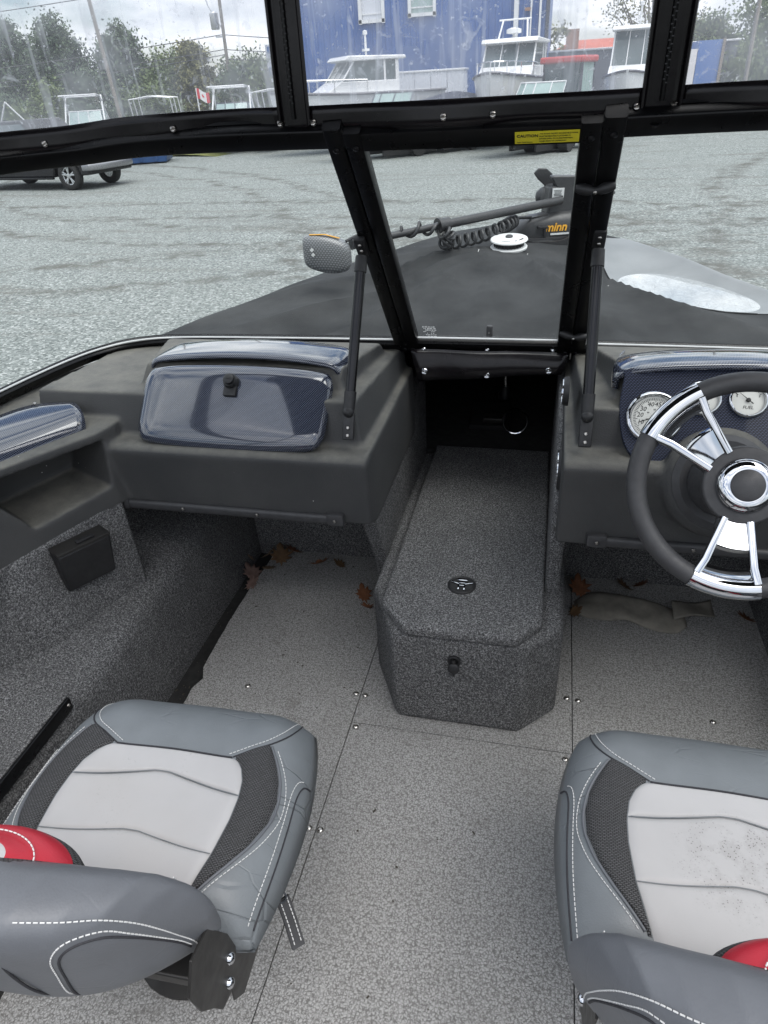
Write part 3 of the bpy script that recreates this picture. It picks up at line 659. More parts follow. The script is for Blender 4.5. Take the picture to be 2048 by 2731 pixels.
def gauge(x, y, r, label_txt, big):
    c_ = ipt(x, y, 0.004)
    bz = G().lathe([(r * 1.09, -0.004), (r * 1.09, 0.003), (r * 1.04, 0.009), (r * 0.95, 0.010), (r * 0.87, 0.004), (r * 0.85, 0.001)], c_, ni, 44, cap=False).obj('gauge', 'chrome', t, angle=60)
    G().lathe([(r * 0.87, 0.0), (r * 0.87, 0.0015), (0.0005, 0.0015)], c_, ni, 40).obj('dial', 'dial', bz)
    tk = G(); X = Vector((1, 0, 0)); k = c_ + ni * 0.0018
    a0, a1, nn = (235, -50, 58) if big else (150, 30, 9)
    for i in range(nn + 1):
        a = math.radians(a0 + (a1 - a0) * i / nn); dv_ = X * math.cos(a) + ui * math.sin(a); L = 0.17 if i % 5 == 0 else 0.10
        R_ = Matrix((dv_, ni.cross(dv_), ni)).transposed(); tk.box(k + dv_ * r * (0.80 - L / 2), (r * L, r * 0.016 if big else r * 0.03, 0.0006), R_)
    tk.obj('scale', 'ink', bz, smooth=False)
    an = math.radians(200 if big else 140); dv_ = X * math.cos(an) + ui * math.sin(an); R_ = Matrix((dv_, ni.cross(dv_), ni)).transposed()
    nd_ = G().lathe([(r * 0.12, 0), (r * 0.12, 0.004), (r * 0.09, 0.0055), (0.0005, 0.0055)], k, ni, 18)
    nd_.add([k + ni * 0.0035 + R_ @ Vector(p) for p in ((-r * 0.34, -r * 0.035, 0), (r * 0.62, -r * 0.012, 0), (r * 0.62, r * 0.012, 0), (-r * 0.34, r * 0.035, 0))], [(0, 1, 2, 3)])
    nd_.obj('needle', 'ink', bz)
    if big:
        for s_, a in (('10', 201), ('20', 171), ('30', 143), ('40', 107), ('45', 78), ('50', 47), ('55', 14), ('60', -18)):
            a = math.radians(a); p = k + (X * math.cos(a) + ui * math.sin(a)) * r * 0.55 - ui * r * 0.07
            text('numeral', s_, r * 0.25, 'ink', bz, p, X, ui, 0.0003, 'CENTER', 0.2)
        for i, s_ in enumerate(('20', '40', '60', '80', '100')):
            a = math.radians(200 - 55 * i); p = k + (X * math.cos(a) + ui * math.sin(a)) * r * 0.30; text('numeral', s_, r * 0.09, 'ink', bz, p, X, ui, 0.0003, 'CENTER', 0.2)
        text('numeral', 'MPH', r * 0.13, 'ink', bz, k - ui * r * 0.62, X, ui, 0.0003, 'CENTER')
    else:
        text('numeral', label_txt, r * 0.27, 'ink', bz, k - ui * r * 0.52, X, ui, 0.0003, 'CENTER', 0.2)
        if label_txt == 'FUEL':
            text('numeral', 'E', r * 0.2, 'ink', bz, k - X * r * 0.60 + ui * r * 0.18, X, ui, 0.0003, 'CENTER'); text('numeral', 'F', r * 0.2, 'ink', bz, k + X * r * 0.60 + ui * r * 0.18, X, ui, 0.0003, 'CENTER')
gauge(-0.202, 0.012, 0.054, '', True)
gauge(-0.108, 0.058, 0.036, 'VOLTS', False)
gauge(-0.018, 0.058, 0.036, 'FUEL', False)
gauge(0.072, 0.058, 0.036, 'TRIM', False)
# carbon visor over the panel
arch_hood([(0.160, 1.540, 0.842), (0.160, 1.532, 0.868), (0.178, 1.525, 0.882), (0.215, 1.520, 0.893), (0.29, 1.518, 0.902), (0.44, 1.518, 0.908), (0.59, 1.518, 0.902), (0.67, 1.52, 0.893), (0.71, 1.525, 0.875), (0.715, 1.54, 0.842)],
          [(-0.009, 0.07), (-0.009, 0.0), (-0.004, -0.020), (0.005, -0.020), (0.009, -0.004), (0.006, 0.06), (-0.01, 0.13), (-0.04, 0.20)], 'visor', t)
trimbar(t, 0.145, 0.75, (0.145, 0.35, 0.55))
# speaker-like round plates on the inner cheek
for y, z, r in ((1.47, 0.655, 0.052), (1.60, 0.80, 0.035)):
    g = G().lathe([(r, 0), (r, 0.008), (r * 0.9, 0.014), (r * 0.8, 0.010), (0.001, 0.010)], (0.062, y, z), (-1, 0, 0), 28); g.obj('side_switch', 'rubber', t)
    g = G().lathe([(r * 0.8, 0.011), (r * 0.84, 0.016), (r * 0.88, 0.011)], (0.062, y, z), (-1, 0, 0), 28, cap=False); g.obj('switch_ring', 'chrome', t)
# steering column boot
g = G().lathe([(0.098, 0.03), (0.098, 0.052), (0.085, 0.062), (0.070, 0.060), (0.066, 0.09), (0.050, 0.14), (0.036, 0.20), (0.001, 0.20)], (0.372, 1.37, 0.70), (0, -0.85, 0.5), 36); g.obj('column_boot', 'dgrey', t)

# steering wheel ----------------------------------------------------
HB = Vector((0.333, 1.07, 0.862)); nw = Vector((-0.03, -0.86, 0.51)).normalized(); xw = Vector((0, 0, 1)).cross(nw).normalized(); xw = xw if xw.x > 0 else -xw; uw = nw.cross(xw); uw = uw if uw.z > 0 else -uw
RW = Matrix((xw, uw, nw)).transposed(); WR = 0.168
def wp(a, r, k=0.0): a = math.radians(a); return HB + RW @ Vector((r * math.cos(a), r * math.sin(a), k))
t = root('steering_wheel', HB, 'black-rimmed steering wheel with chrome spokes and chrome hub ring', 'steering wheel')
g = G(); g.tube([wp(a, WR, 0.012) for a in np.arange(0, 360, 4)], 0.0165, 16, closed=True); g.obj('rim', 'dgrey', t, angle=180)
SP = (138, 264, 22)
for a in SP:
    g = G()
    # rim sleeve
    g.tube([wp(a + d_, WR, 0.012) for d_ in np.linspace(-18, 18, 13)], 0.0185, 16)
    # two side bars, a mid plate and an inner plate: the open-window spoke
    for s_ in (-1, 1):
        q = [wp(a + s_ * 17, WR - 0.008, 0.022), wp(a + s_ * 16, WR * 0.80, 0.018), wp(a + s_ * 17, WR * 0.55, 0.010), wp(a + s_ * 19, WR * 0.36, 0.004)]
        g.sweep(q, rr(0.012, 0.015, 0.003), up=nw)
    def arcplate(r0, r1, w0, w1, k0, k1, th=0.008):
        N = 8; V = []; Fq = []
        for kk in (0, -th):
            for j in range(N + 1):
                s2 = 2 * j / N - 1
                V.append(wp(a + s2 * w0, r0, k0 + kk)); V.append(wp(a + s2 * w1, r1, k1 + kk))
        o2 = 2 * (N + 1)
        for j in range(N):
            Fq += [(2 * j, 2 * j + 1, 2 * j + 3, 2 * j + 2), (o2 + 2 * j, o2 + 2 * j + 2, o2 + 2 * j + 3, o2 + 2 * j + 1), (2 * j, 2 * j + 2, o2 + 2 * j + 2, o2 + 2 * j), (2 * j + 1, o2 + 2 * j + 1, o2 + 2 * j + 3, 2 * j + 3)]
        Fq += [(0, o2, o2 + 1, 1), (2 * N, 2 * N + 1, o2 + 2 * N + 1, o2 + 2 * N)]
        g.add(V, Fq)
    arcplate(WR * 0.91, WR * 0.83, 15, 15, 0.022, -0.002)
    arcplate(WR * 0.66, WR * 0.62, 15, 15, 0.006, 0.017); arcplate(WR * 0.62, WR * 0.33, 15, 18, 0.017, 0.004)
    g.obj('spoke', 'chrome', t, angle=35)
g = G().lathe([(0.062, -0.02), (0.066, -0.004), (0.064, 0.006), (0.05, 0.008)], HB, nw, 36)
for a in SP: g.prism([(0, -0.02), (0.078, -0.031), (0.078, 0.031), (0, 0.02)], 'z', -0.014, 0.003)
k = len(g.V) - 24
for i, a in enumerate(SP):
    for j in range(8):
        v = Vector(g.V[k + i * 8 + j]); g.V[k + i * 8 + j] = tuple(HB + RW @ (Matrix.Rotation(math.radians(a), 3, 'Z') @ v))
bev(g.obj('hub', 'dgrey', t), 0.003)
g = G().lathe([(0.045, 0.004), (0.0455, 0.012), (0.042, 0.020), (0.034, 0.025), (0.026, 0.025)], HB, nw, 48, cap=False); g.obj('hub_ring', 'chrome', t, angle=180)
g = G().lathe([(0.026, 0.015), (0.026, 0.0265), (0.024, 0.028), (0.0005, 0.0285)], HB, nw, 36); g.obj('hub_cap', 'dgrey', t)
g = G().tube([HB - nw * 0.01, HB - nw * 0.20], 0.030, 20); g.obj('column', 'rubber', t)
# ------------------------------------------------------------------ walkway: step box and cheek panels
t = root('step_box', (-0.15, 1.6, 0.0), 'grey carpeted step box with hinged lid in the walkway between consoles', 'step box')
bx = [(-0.405, 1.40), (-0.318, 1.228), (0.005, 1.228), (0.095, 1.318), (0.095, 2.2), (-0.405, 2.2)]
g = G().prism(bx, 'z', 0.0, 0.305); o = bev(g.obj('body', 'carpet', t), 0.018, 4)
ld = [(-0.362, 1.31), (-0.287, 1.222), (-0.015, 1.222), (0.043, 1.295), (0.043, 2.2), (-0.362, 2.2)]
g = G().prism(ld, 'z', 0.300, 0.334); o = bev(g.obj('lid', 'carpet', t), 0.011, 4)
# chrome pull latch in the lid
c_ = Vector((-0.167, 1.401, 0.334))
lr = G().lathe([(0.037, -0.002), (0.037, 0.003), (0.034, 0.005), (0.030, 0.003), (0.029, -0.001)], c_, (0, 0, 1), 36, cap=False).obj('latch_ring', 'rubber', t)
G().lathe([(0.030, -0.0015), (0.030, 0.0012), (0.0005, 0.0012)], c_, (0, 0, 1), 32).obj('latch_pan', 'ink', lr)
g = G(); g.box(c_ + Vector((0, 0.018, 0.004)), (0.026, 0.008, 0.004), None, 0.0015)
g.box(c_ + Vector((-0.018, 0.006, 0.0035)), (0.022, 0.004, 0.003), Matrix.Rotation(-0.35, 3, 'Z'), 0.001); g.box(c_ + Vector((0.018, 0.006, 0.0035)), (0.022, 0.004, 0.003), Matrix.Rotation(0.35, 3, 'Z'), 0.001)
g.box(c_ + Vector((0, 0.006, 0.0035)), (0.018, 0.004, 0.003), None, 0.001); g.box(c_ + Vector((-0.0075, -0.012, 0.0035)), (0.004, 0.020, 0.003), None, 0.001); g.box(c_ + Vector((0.0075, -0.012, 0.0035)), (0.004, 0.020, 0.003), None, 0.001); g.box(c_ + Vector((0, -0.004, 0.0035)), (0.017, 0.004, 0.003), None, 0.001)
g.obj('latch_handle', 'chrome', lr)
# power socket with hanging cap
c_ = Vector((-0.163, 1.226, 0.235))
so_ = G().lathe([(0.0165, -0.002), (0.0165, 0.003), (0.013, 0.0045), (0.010, 0.003), (0.010, -0.004), (0.0005, -0.004)], c_, (0, -1, 0), 24).obj('power_socket', 'rubber', t)
g = G().box(c_ + Vector((0, -0.007, -0.004)), (0.009, 0.003, 0.024), None, 0.001); g.lathe([(0.0145, 0), (0.0145, 0.006), (0.012, 0.008), (0.0005, 0.008)], c_ + Vector((0, -0.005, -0.019)), (0, -1, 0.25), 20); g.box(c_ + Vector((0, -0.009, -0.037)), (0.006, 0.003, 0.014), None, 0.001)
g.obj('socket_cap', 'rubber', so_)
# carpeted cheeks on both sides of the walkway
t = root('walkway_panel', (-0.42, 1.8, 0.0), 'carpeted cheek panel beneath the passenger console beside the step box', 'panel', 'walkway panels')
pp = [(1.415, 0.545), (1.43, 0.50), (1.455, 0.44), (1.50, 0.36), (1.545, 0.27), (1.57, 0.18), (1.585, 0.02), (2.22, 0.02), (2.22, 0.60), (1.5, 0.60)]
bev(G().prism(pp, 'x', -0.437, -0.398).obj('board', 'carpet', t), 0.010, 3)
t = root('walkway_panel', (0.07, 1.8, 0.0), 'carpeted cheek panel beneath the helm console beside the step box', 'panel', 'walkway panels')
pp = [(1.40, 0.60), (1.405, 0.48), (1.43, 0.42), (1.44, 0.25), (1.45, 0.02), (2.22, 0.02), (2.22, 0.72), (1.62, 0.72), (1.5, 0.66)]
bev(G().prism(pp, 'x', 0.044, 0.080).obj('board', 'carpet', t), 0.010, 3)

# ------------------------------------------------------------------ windshield
t = root('windshield', (-0.15, 1.9, 0.79), 'black-framed walk-through windshield with three clear panes', 'windshield')
WB = [(-0.392, 1.905, 0.808), (-0.80, 1.902, 0.806), (-1.10, 1.895, 0.804), (-1.235, 1.865, 0.802), (-1.315, 1.79, 0.800), (-1.365, 1.67, 0.798), (-1.405, 1.45, 0.796), (-1.425, 1.20, 0.794), (-1.43, 0.6, 0.79), (-1.43, 0.1, 0.79)]
WT = [(-0.392, 1.392, 1.372), (-0.62, 1.394, 1.374), (-0.82, 1.392, 1.371), (-0.945, 1.372, 1.362), (-1.035, 1.33, 1.359), (-1.10, 1.24, 1.356), (-1.15, 1.10, 1.351), (-1.18, 0.95, 1.34), (-1.21, 0.50, 1.33), (-1.22, 0.1, 1.33)]
def mir(L): return [(2 * -0.163 - p[0], p[1], p[2]) for p in L]
prof_top = rr(0.026, 0.044, 0.006, 4); prof_bot = rr(0.030, 0.030, 0.005, 3)
for L, B_ in ((WT, WB), (mir(WT), mir(WB))):
    tp = bez(L, 6); bt = bez(B_, 6)
    ups = [(Vector(a) - Vector(b_)).normalized() for a, b_ in zip(tp, bt)]
    G().sweep(tp, prof_top, ups=ups).obj('top_rail', 'frame', t)
    # a rounded bead on top of the rail for the canvas track
    G().tube([p + Vector((0, 0, 0.024)) + (Vector((0, 0.004, 0))) for p in tp], 0.0075, 8).obj('canvas_track', 'frame', t)
    G().sweep(bt, prof_bot, ups=ups).obj('bottom_rail', 'frame', t)
    n = len(tp)
    V = [p for p in bt] + [p for p in tp]; F3 = [(i, i + 1, n + i + 1, n + i) for i in range(n - 1)]
    mesh('pane', V, F3, 'glass', t, angle=180)
    G().tube([b_ + (a - b_).normalized() * 0.020 + Vector((0, -0.004, 0)) for a, b_ in zip(tp, bt)], 0.0028, 6).obj('glass_seal', 'white', t)
CL, CR = -0.372, 0.046       # inner edges of the centre gate
nrm = Vector((0, 0.564, 0.513)).normalized()      # across the pane, pointing forward and up
def wy(z): return 1.905 - (z - 0.808) * (0.513 / 0.564)
def post(x, w_, z0, z1, name, dx=0.0): 
    return G().sweep([(x + dx, wy(z0), z0), (x, wy(z1), z1)], rr(0.030, w_, 0.005, 3) if False else [(a, c2) for a, c2 in rr(w_, 0.030, 0.005, 3)], up=nrm).obj(name, 'frame', t)
for x, w_, z0, z1 in ((-0.412, 0.035, 0.79, 1.392), (-0.376, 0.035, 0.795, 1.385), (0.048, 0.037, 0.795, 1.385), (0.086, 0.037, 0.79, 1.392)): post(x, w_, z0, z1, 'post')
G().sweep([(-0.36, wy(0.812), 0.812), (0.034, wy(0.812), 0.812)], rr(0.028, 0.034, 0.005), up=-nrm.cross(Vector((1, 0, 0)))).obj('gate_bottom_rail', 'frame', t)
G().sweep([(-0.36, wy(1.366), 1.366), (0.034, wy(1.366), 1.366)], rr(0.026, 0.044, 0.006), up=-nrm.cross(Vector((1, 0, 0)))).obj('gate_top_rail', 'frame', t)
G().tube([(-0.388, wy(1.366), 1.395), (0.060, wy(1.366), 1.395)], 0.0075, 8).obj('canvas_track', 'frame', t)
mesh('pane', [(-0.365, wy(0.815), 0.815), (0.04, wy(0.815), 0.815), (0.04, wy(1.36), 1.36), (-0.365, wy(1.36), 1.36)], [(0, 1, 2, 3)], 'glass', t)
G().tube([(-0.358, wy(0.833) - 0.004, 0.833), (0.032, wy(0.833) - 0.004, 0.833)], 0.0028, 6).obj('glass_seal', 'white', t)
back = -nrm
for x, z in ((-0.412, 1.358), (-0.372, 1.360), (0.049, 1.362), (0.086, 1.366)):
    p = Vector((x, wy(z), z)) + back * 0.016; piece('screw', 'bscrew', lambda g: g.lathe([(0.007, -0.001), (0.0065, 0.0015), (0.004, 0.003), (0.001, 0.0032)], (0, 0, 0), (0, 0, 1), 14), 'rod', p, t, dir_rot(back))
for x in (-0.40, -0.378, 0.052, 0.082):
    p = Vector((x, wy(0.80), 0.80)) + back * 0.016; piece('screw', 'bscrew', None, 'rod', p, t, dir_rot(back))
G().box(Vector((0.068, wy(0.792), 0.792)) + back * 0.014, (0.003, 0.004, 0.026)).obj('hinge_pin', 'steel', t)
# turn latches across the starboard post
for z, tilt, w_ in ((1.277, 0.05, 0.036), (0.878, -0.12, 0.036)):
    c_ = Vector((0.068, wy(z), z)) + back * 0.022; xl = Vector((math.cos(tilt), 0, math.sin(tilt))); ul = Vector((1, 0, 0)).cross(nrm)
    g = G(); N = 14
    for j in range(N + 1):
        pass
    pth = [c_ + xl * (w_ * (2 * j / N - 1)) + back * (0.004 * math.cos(3 * (2 * j / N - 1))) for j in range(N + 1)]
    rad = [0.0105 - 0.0045 * math.exp(-((2 * j / N - 1) / 0.25) ** 2) - 0.004 * abs(2 * j / N - 1) ** 6 for j in range(N + 1)]
    g.tube(pth, rad, 12); la = g.obj('turn_latch', 'rubber', t)
    piece('screw', 'screw', screw_geo, 'steel', c_ + back * 0.009, la, dir_rot(back))
# caution sticker
p0 = Vector((-0.078, wy(1.361), 1.361)) + back * 0.0138; us = Vector((1, 0, 0)).cross(nrm); us = us if us.z > 0 else -us
p0 = Vector((-0.026, wy(1.366), 1.366)) + back * 0.0142; Rs = Matrix((Vector((1, 0, 0)), us, back)).transposed()
st = G().box(p0, (0.110, 0.026, 0.0008), Rs); st = st.obj('caution_label', 'yellow', t, smooth=False); st['label'] = 'yellow caution sticker'
text('lettering', 'CAUTION', 0.0082, 'ink', st, p0 + Rs @ Vector((-0.052, 0.0015, 0.0007)), (1, 0, 0), us, 0.0002, bold=0.0002)
for i, s_ in enumerate(('-TO AVOID INJURY, WINDSHIELD WING', 'MUST BE SECURELY LATCHED IN', 'EITHER OPEN OR CLOSE POSITION', 'WHEN BOAT IS UNDERWAY.')):
    text('lettering', s_, 0.0036, 'ink', st, p0 + Rs @ Vector((-0.013, 0.0065 - 0.0054 * i, 0.0007)), (1, 0, 0), us, 0.0002)
text('lettering', 'Taylor Made Systems', 0.0032, 'ink', st, p0 + Rs @ Vector((-0.052, -0.0105, 0.0007)), (1, 0, 0), us, 0.0002)
# etched maker's mark in the lower corner of the gate pane (too small to read: rows of marks)
eg = G(); r3 = random.Random(11)
for i in range(7):
    z = 0.876 - 0.0062 * i; x = -0.338 + 0.003 * (i % 3)
    while x < -0.302:
        w_ = r3.uniform(0.002, 0.008)
        if i < 3 or r3.random() < 0.7: eg.box(Vector((x + w_ / 2, wy(z), z)) + back * 0.0015, (w_, 0.0004, 0.003 if i < 3 else 0.0018), None)
        x += w_ + r3.uniform(0.001, 0.003)
eg.obj('etched_mark', 'white', t, smooth=False)

# prop rods
def prop_rod(top, bot, label):
    t = root('prop_rod', bot, label, 'rod', 'windshield prop rods'); T = Vector(top); B_ = Vector(bot); a = (T - B_).normalized()
    G().tube([B_ + a * 0.035, T - a * 0.02], 0.0122, 14).obj('tube', 'rod', t)
    G().tube([B_ + a * 0.012, B_ + a * 0.055], [0.0135, 0.0145], 14).obj('end_sleeve', 'rubber', t); G().tube([T - a * 0.045, T - a * 0.01], [0.0145, 0.0135], 14).obj('end_sleeve', 'rubber', t)
    # foot bracket on the console, head bracket on the post
    f = G(); f.ball(B_ + Vector((0, 0, 0.008)), 0.0135, 14, 9); f.obj('ball_joint', 'rubber', t)
    nf = Vector((0, -0.90, 0.42)).normalized(); uf = Vector((1, 0, 0)).cross(nf); Rf = Matrix((Vector((1, 0, 0)), uf, nf)).transposed()
    if uf.z < 0: uf = -uf
    c_ = B_ - uf * 0.026 - nf * 0.004
    fb = bev(G().box(c_, (0.028, 0.066, 0.011), Rf, 0.004).obj('foot_bracket', 'rubber', t), 0.001)
    for k in (-0.004, -0.022): piece('screw', 'screw', screw_geo, 'steel', c_ + uf * k + nf * 0.0065, fb, dir_rot(nf))
    c_ = T + Vector((0, 0, 0.012)); hb = G().box(c_ + back * 0.0, (0.027, 0.060, 0.016), Matrix((Vector((1, 0, 0)), us, back)).transposed(), 0.006).obj('head_bracket', 'rubber', t)
    for k in (0.014, -0.006): piece('screw', 'screw', screw_geo, 'frame', c_ + us * k + back * 0.009, hb, dir_rot(back))
prop_rod((-0.425, 1.578, 1.128), (-0.440, 1.418, 0.795), 'black prop rod footed on the passenger console bracing the windshield post')
prop_rod((0.092, 1.575, 1.140), (0.098, 1.412, 0.812), 'black prop rod footed on the helm console bracing the windshield post')

# canvas flap below the gate
t = root('canvas_flap', (-0.16, 1.86, 0.80), 'black canvas flap snapped under the centre windshield gate', 'flap')
def flap(u, v):
    x = -0.378 + 0.440 * u; dip = 0.088 - 0.036 * u; xx = x + (0.026 * v if u < 0.5 else -0.016 * v) * abs(2 * u - 1)
    return (xx, 1.872 - 0.018 * v - 0.010 * math.sin(v * pi) + 0.004 * math.sin(u * 11), 0.800 - dip * v)
g = G().grid(flap, 24, 8); o = g.obj('sheet', 'binding', t, angle=180); md = o.modifiers.new('s', 'SOLIDIFY'); md.thickness = 0.003
for x, z in ((-0.335, 0.744), (-0.157, 0.738), (0.012, 0.757)): piece('snap', 'snap', snap_geo, 'chrome', (x, 1.849, z), t, dir_rot((0, -1, 0.1)))
for x, z in ((-0.342, 0.797), (-0.161, 0.799), (0.019, 0.802)): piece('snap_stud', 'stud', lambda g: g.lathe([(0.006, 0), (0.006, 0.004), (0.004, 0.006), (0.0045, 0.010), (0.006, 0.012), (0.005, 0.015), (0.001, 0.0155)], (0, 0, 0), (0, 0, 1), 14), 'chrome', (x, 1.886, z), t, dir_rot((0, -1, 0.1)))

# ------------------------------------------------------------------ clear front curtain standing on the windshield
t = root('front_curtain', (-0.15, 1.38, 1.40), 'clear vinyl front curtain with black binding strips above the windshield', 'curtain')
TR = bez([(p[0], p[1] - 0.006, p[2] + 0.020) for p in mir(WT)[::-1][2:]] + [(p[0], p[1] - 0.006, p[2] + 0.020) for p in WT[:-2]], 8)
TRx = [p.x for p in TR][::-1]; TRy = [p.y for p in TR][::-1]; TRz = [p.z for p in TR][::-1]
arc = [0.0]; TRr = TR[::-1]
for i in range(1, len(TRr)): arc.append(arc[-1] + (TRr[i] - TRr[i - 1]).length)
def on_track(x):   # arc length at which the track crosses x on the front run
    return float(np.interp(x, TRx, arc))
def tp_at(s): return Vector((np.interp(s, arc, TRx), np.interp(s, arc, TRy), np.interp(s, arc, TRz)))
def cur(s, h):
    p = tp_at(s); wv = 0.006 * math.sin(s * 9.0) + 0.004 * math.sin(s * 23 + 1); fall = math.exp(-h / 0.10)
    tx = max(-1, min(1, (p.x + 0.15) / 0.9))
    return Vector((p.x - 0.05 * h * tx * abs(tx), p.y - 0.045 * h + wv * fall * 1.3 + 0.004 * math.sin(h * 14 + s * 5) * (1 - fall), p.z + h))
def cpanel(name, s0, s1, h0, h1, mat, nu, nv, off=0.0, thick=0.0, h0f=None):
    def f(u, v):
        s = s0 + (s1 - s0) * u; ha = h0f(s) if h0f else h0
        return cur(s, ha + (h1 - ha) * v) + Vector((0, off, 0))
    o = G().grid(f, nu, nv).obj(name, mat, t, angle=180)
    if thick: md = o.modifiers.new('s', 'SOLIDIFY'); md.thickness = thick; md.offset = 0
    return o
HEM = lambda s: 0.019 + 0.006 * math.sin(s * 6.5) + 0.003 * math.sin(s * 17)
HT = 0.62
a0 = arc[0]; a1 = arc[-1]
S1a, S1b = on_track(-0.512), on_track(-0.455); S2a, S2b = on_track(0.126), on_track(0.186)
for sa, sb in ((a0, S1a), (S1b, S2a), (S2b, a1)):
    cpanel('window', sa, sb, 0.03, HT, 'vinyl', 60, 30, 0.0, 0.0, lambda s: HEM(s) - 0.006)
    cpanel('hem', sa, sb, -0.012, 0.03, 'binding', 60, 3, -0.003, 0.003)
# hem upper edge follows the wave: a rope-like binding
G().tube([cur(s, HEM(s)) for s in np.linspace(a0, a1, 180)], 0.0022, 6).obj('hem_cord', 'binding', t)
for sa, sb in ((S1a, S1b), (S2a, S2b)):
    cpanel('strip', sa, sb, -0.014, HT, 'binding', 4, 40, -0.005, 0.004)
    mid = (sa + sb) / 2
    G().tube([cur(mid, h) + Vector((0, -0.009, 0)) for h in np.linspace(0.01, HT, 30)], 0.004, 6).obj('zip_tape', 'frame', t)
    zt = G()
    for k in range(36):
        h = 0.035 + k * 0.0052
        zt.box(cur(mid, h) + Vector((0.002 * (-1) ** k, -0.0125, 0)), (0.0035, 0.0015, 0.0018))
    zt.obj('zip_teeth', 'rubber' if sa == S1a else 'rod', t, smooth=False)
for sa in (S1a, S1b, S2a, S2b):
    sg = 1 if sa in (S1a, S2a) else -1
    G().tube([cur(sa, h) + Vector((0.0, -0.008, 0)) for h in np.linspace(0, HT, 24)], 0.0034, 6).obj('strip_edge', 'binding', t)
cpanel('top_band', a0, a1, HT - 0.01, HT + 0.09, 'binding', 80, 2, -0.002, 0.004)
for x, s_ in ((-0.988, 0), (-0.731, 0), (-0.513, 0), (-0.447, 0), (-0.205, 0), (-0.12, 0), (0.117, 0), (0.176, 0), (0.45, 0)):
    piece('snap', 'csnap', lambda g: g.lathe([(0.005, 0), (0.0052, 0.003), (0.004, 0.004), (0.0038, 0.005), (0.0055, 0.0055), (0.005, 0.008), (0.003, 0.009), (0.0005, 0.0092)], (0, 0, 0), (0, 0, 1), 14), 'steel', cur(on_track(x), 0.0) + Vector((0, -0.006, 0)), t, dir_rot((0, -0.6, 0.9)))
# a hollow tube end where the strip meets the rail
G().lathe([(0.0115, -0.004), (0.0125, 0.006), (0.0105, 0.006), (0.010, -0.004)], cur(on_track(0.150), -0.018) + Vector((0, -0.012, 0)), (0, -1, 0.5), 18, cap=False).obj('tube_end', 'rod', t)

# canvas top that the curtain zips to: unseen overhead, its reach aft set to shade the footwells
t = root('shade_canopy', (-0.15, 1.0, 2.05), 'unseen black canvas boat top above the windshield, extended aft to shade the footwells', 'boat top')
def topf(u, v):
    p = cur(a0 + (a1 - a0) * (0.02 + 0.96 * u), HT + 0.085); q = Vector((XC + (p.x - XC) * 1.06, 0.30, 2.08)); c_ = p.lerp(q, v); c_.z += 0.10 * (1 - (2 * u - 1) ** 2) * min(1, v * 1.6) + 0.03 * math.sin(v * pi); return c_
o = G().grid(topf, 40, 16).obj('canvas', 'canvas', t, angle=180); md = o.modifiers.new('s', 'SOLIDIFY'); md.thickness = 0.004
G().tube([topf(u, 0.97) - Vector((0, 0, 0.016)) for u in np.linspace(0, 1, 30)] , 0.012, 10).obj('bow_tube', 'rod', t)
for u in (0.0, 1.0):
    p = topf(u, 0.97); G().tube([p - Vector((0, 0, 0.016)), Vector((XC + (1.29 if u > 0.5 else -1.29), -0.25, 0.80))], 0.012, 10).obj('bow_leg', 'rod', t)

# ------------------------------------------------------------------ bow cover
VX, VY = -0.170, 2.83
def covz(x, y):
    W = hw(y); e = min(1.0, abs(x - XC) / max(W, 0.05)); base = gunz(y) + 0.012
    r = math.hypot((x - VX) * 1.05, (y - VY) * 0.80)
    z = base + 0.098 * max(0.0, 1 - r / 0.95) ** 1.25
    # tension ridges from the vent to the corners
    for ang, amp, sh in ((-156, 0.055, 12), (-136, 0.036, 18), (-118, 0.042, 17), (-92, 0.022, 18), (-66, 0.042, 17), (-44, 0.046, 16), (174, 0.042, 13), (150, 0.014, 12), (120, 0.012, 9), (60, 0.01, 9)):
        a = math.atan2(y - VY, x - VX) - math.radians(ang); a = (a + pi) % (2 * pi) - pi
        z += amp * math.exp(-abs(a) * sh / 1.5) * min(1, r / 0.30) * (1 - e ** 4)
    # sag with standing water on the starboard side
    dx, dy = x - 0.42, y - 2.70; ca, sa = math.cos(-0.95), math.sin(-0.95); p, q = dx * ca - dy * sa, dx * sa + dy * ca
    z -= 0.085 * math.exp(-(p / 0.26) ** 2 - (q / 0.42) ** 2) * (1 - e ** 8)
    dx, dy = x + 0.62, y - 2.5
    z -= 0.030 * math.exp(-(dx / 0.18) ** 2 - (dy / 0.45) ** 2) * (1 - e ** 8)
    z -= 0.028 * math.exp(-((y - 2.02) / 0.12) ** 2) * math.exp(-((x + 0.16) / 0.8) ** 2)
    z += 0.005 * noise.noise(Vector((x * 5, y * 3.5, 1.3))) + 0.010 * noise.noise(Vector((x * 2.5 + y * 2, y * 2.5 - x, 4.1)))
    return z
t = root('bow_cover', (-0.15, 2.8, 0.79), 'black canvas bow cover tented over the bow by a centre pole', 'boat cover')
NU, NV = 90, 90
def covf(u, v):
    y = 1.905 + (3.86 - 1.905) * v; e = 2 * u - 1; W = hw(y) + 0.012
    if abs(e) <= 0.92:
        x = XC + W * e / 0.92; return Vector((x, y, covz(x, y) if abs(e) < 0.9 else covz(XC + W * e / 0.92 * 0.998, y)))
    k = (abs(e) - 0.92) / 0.08; sg = 1 if e > 0 else -1
    return Vector((XC + sg * (W + 0.012 * min(1, k * 2)), y, gunz(y) + 0.012 - 0.10 * k))
g = G().grid(covf, NU, NV)
fm = []
for f in g.F:
    c_ = sum((Vector(g.V[i]) for i in f), Vector()) / 4
    # the wetted strip with painted sky sheen beyond the seam on the starboard side
    fm.append(0)
o = g.obj('canvas', ['canvas', 'wet_sheen'], t, angle=180, fm=fm)
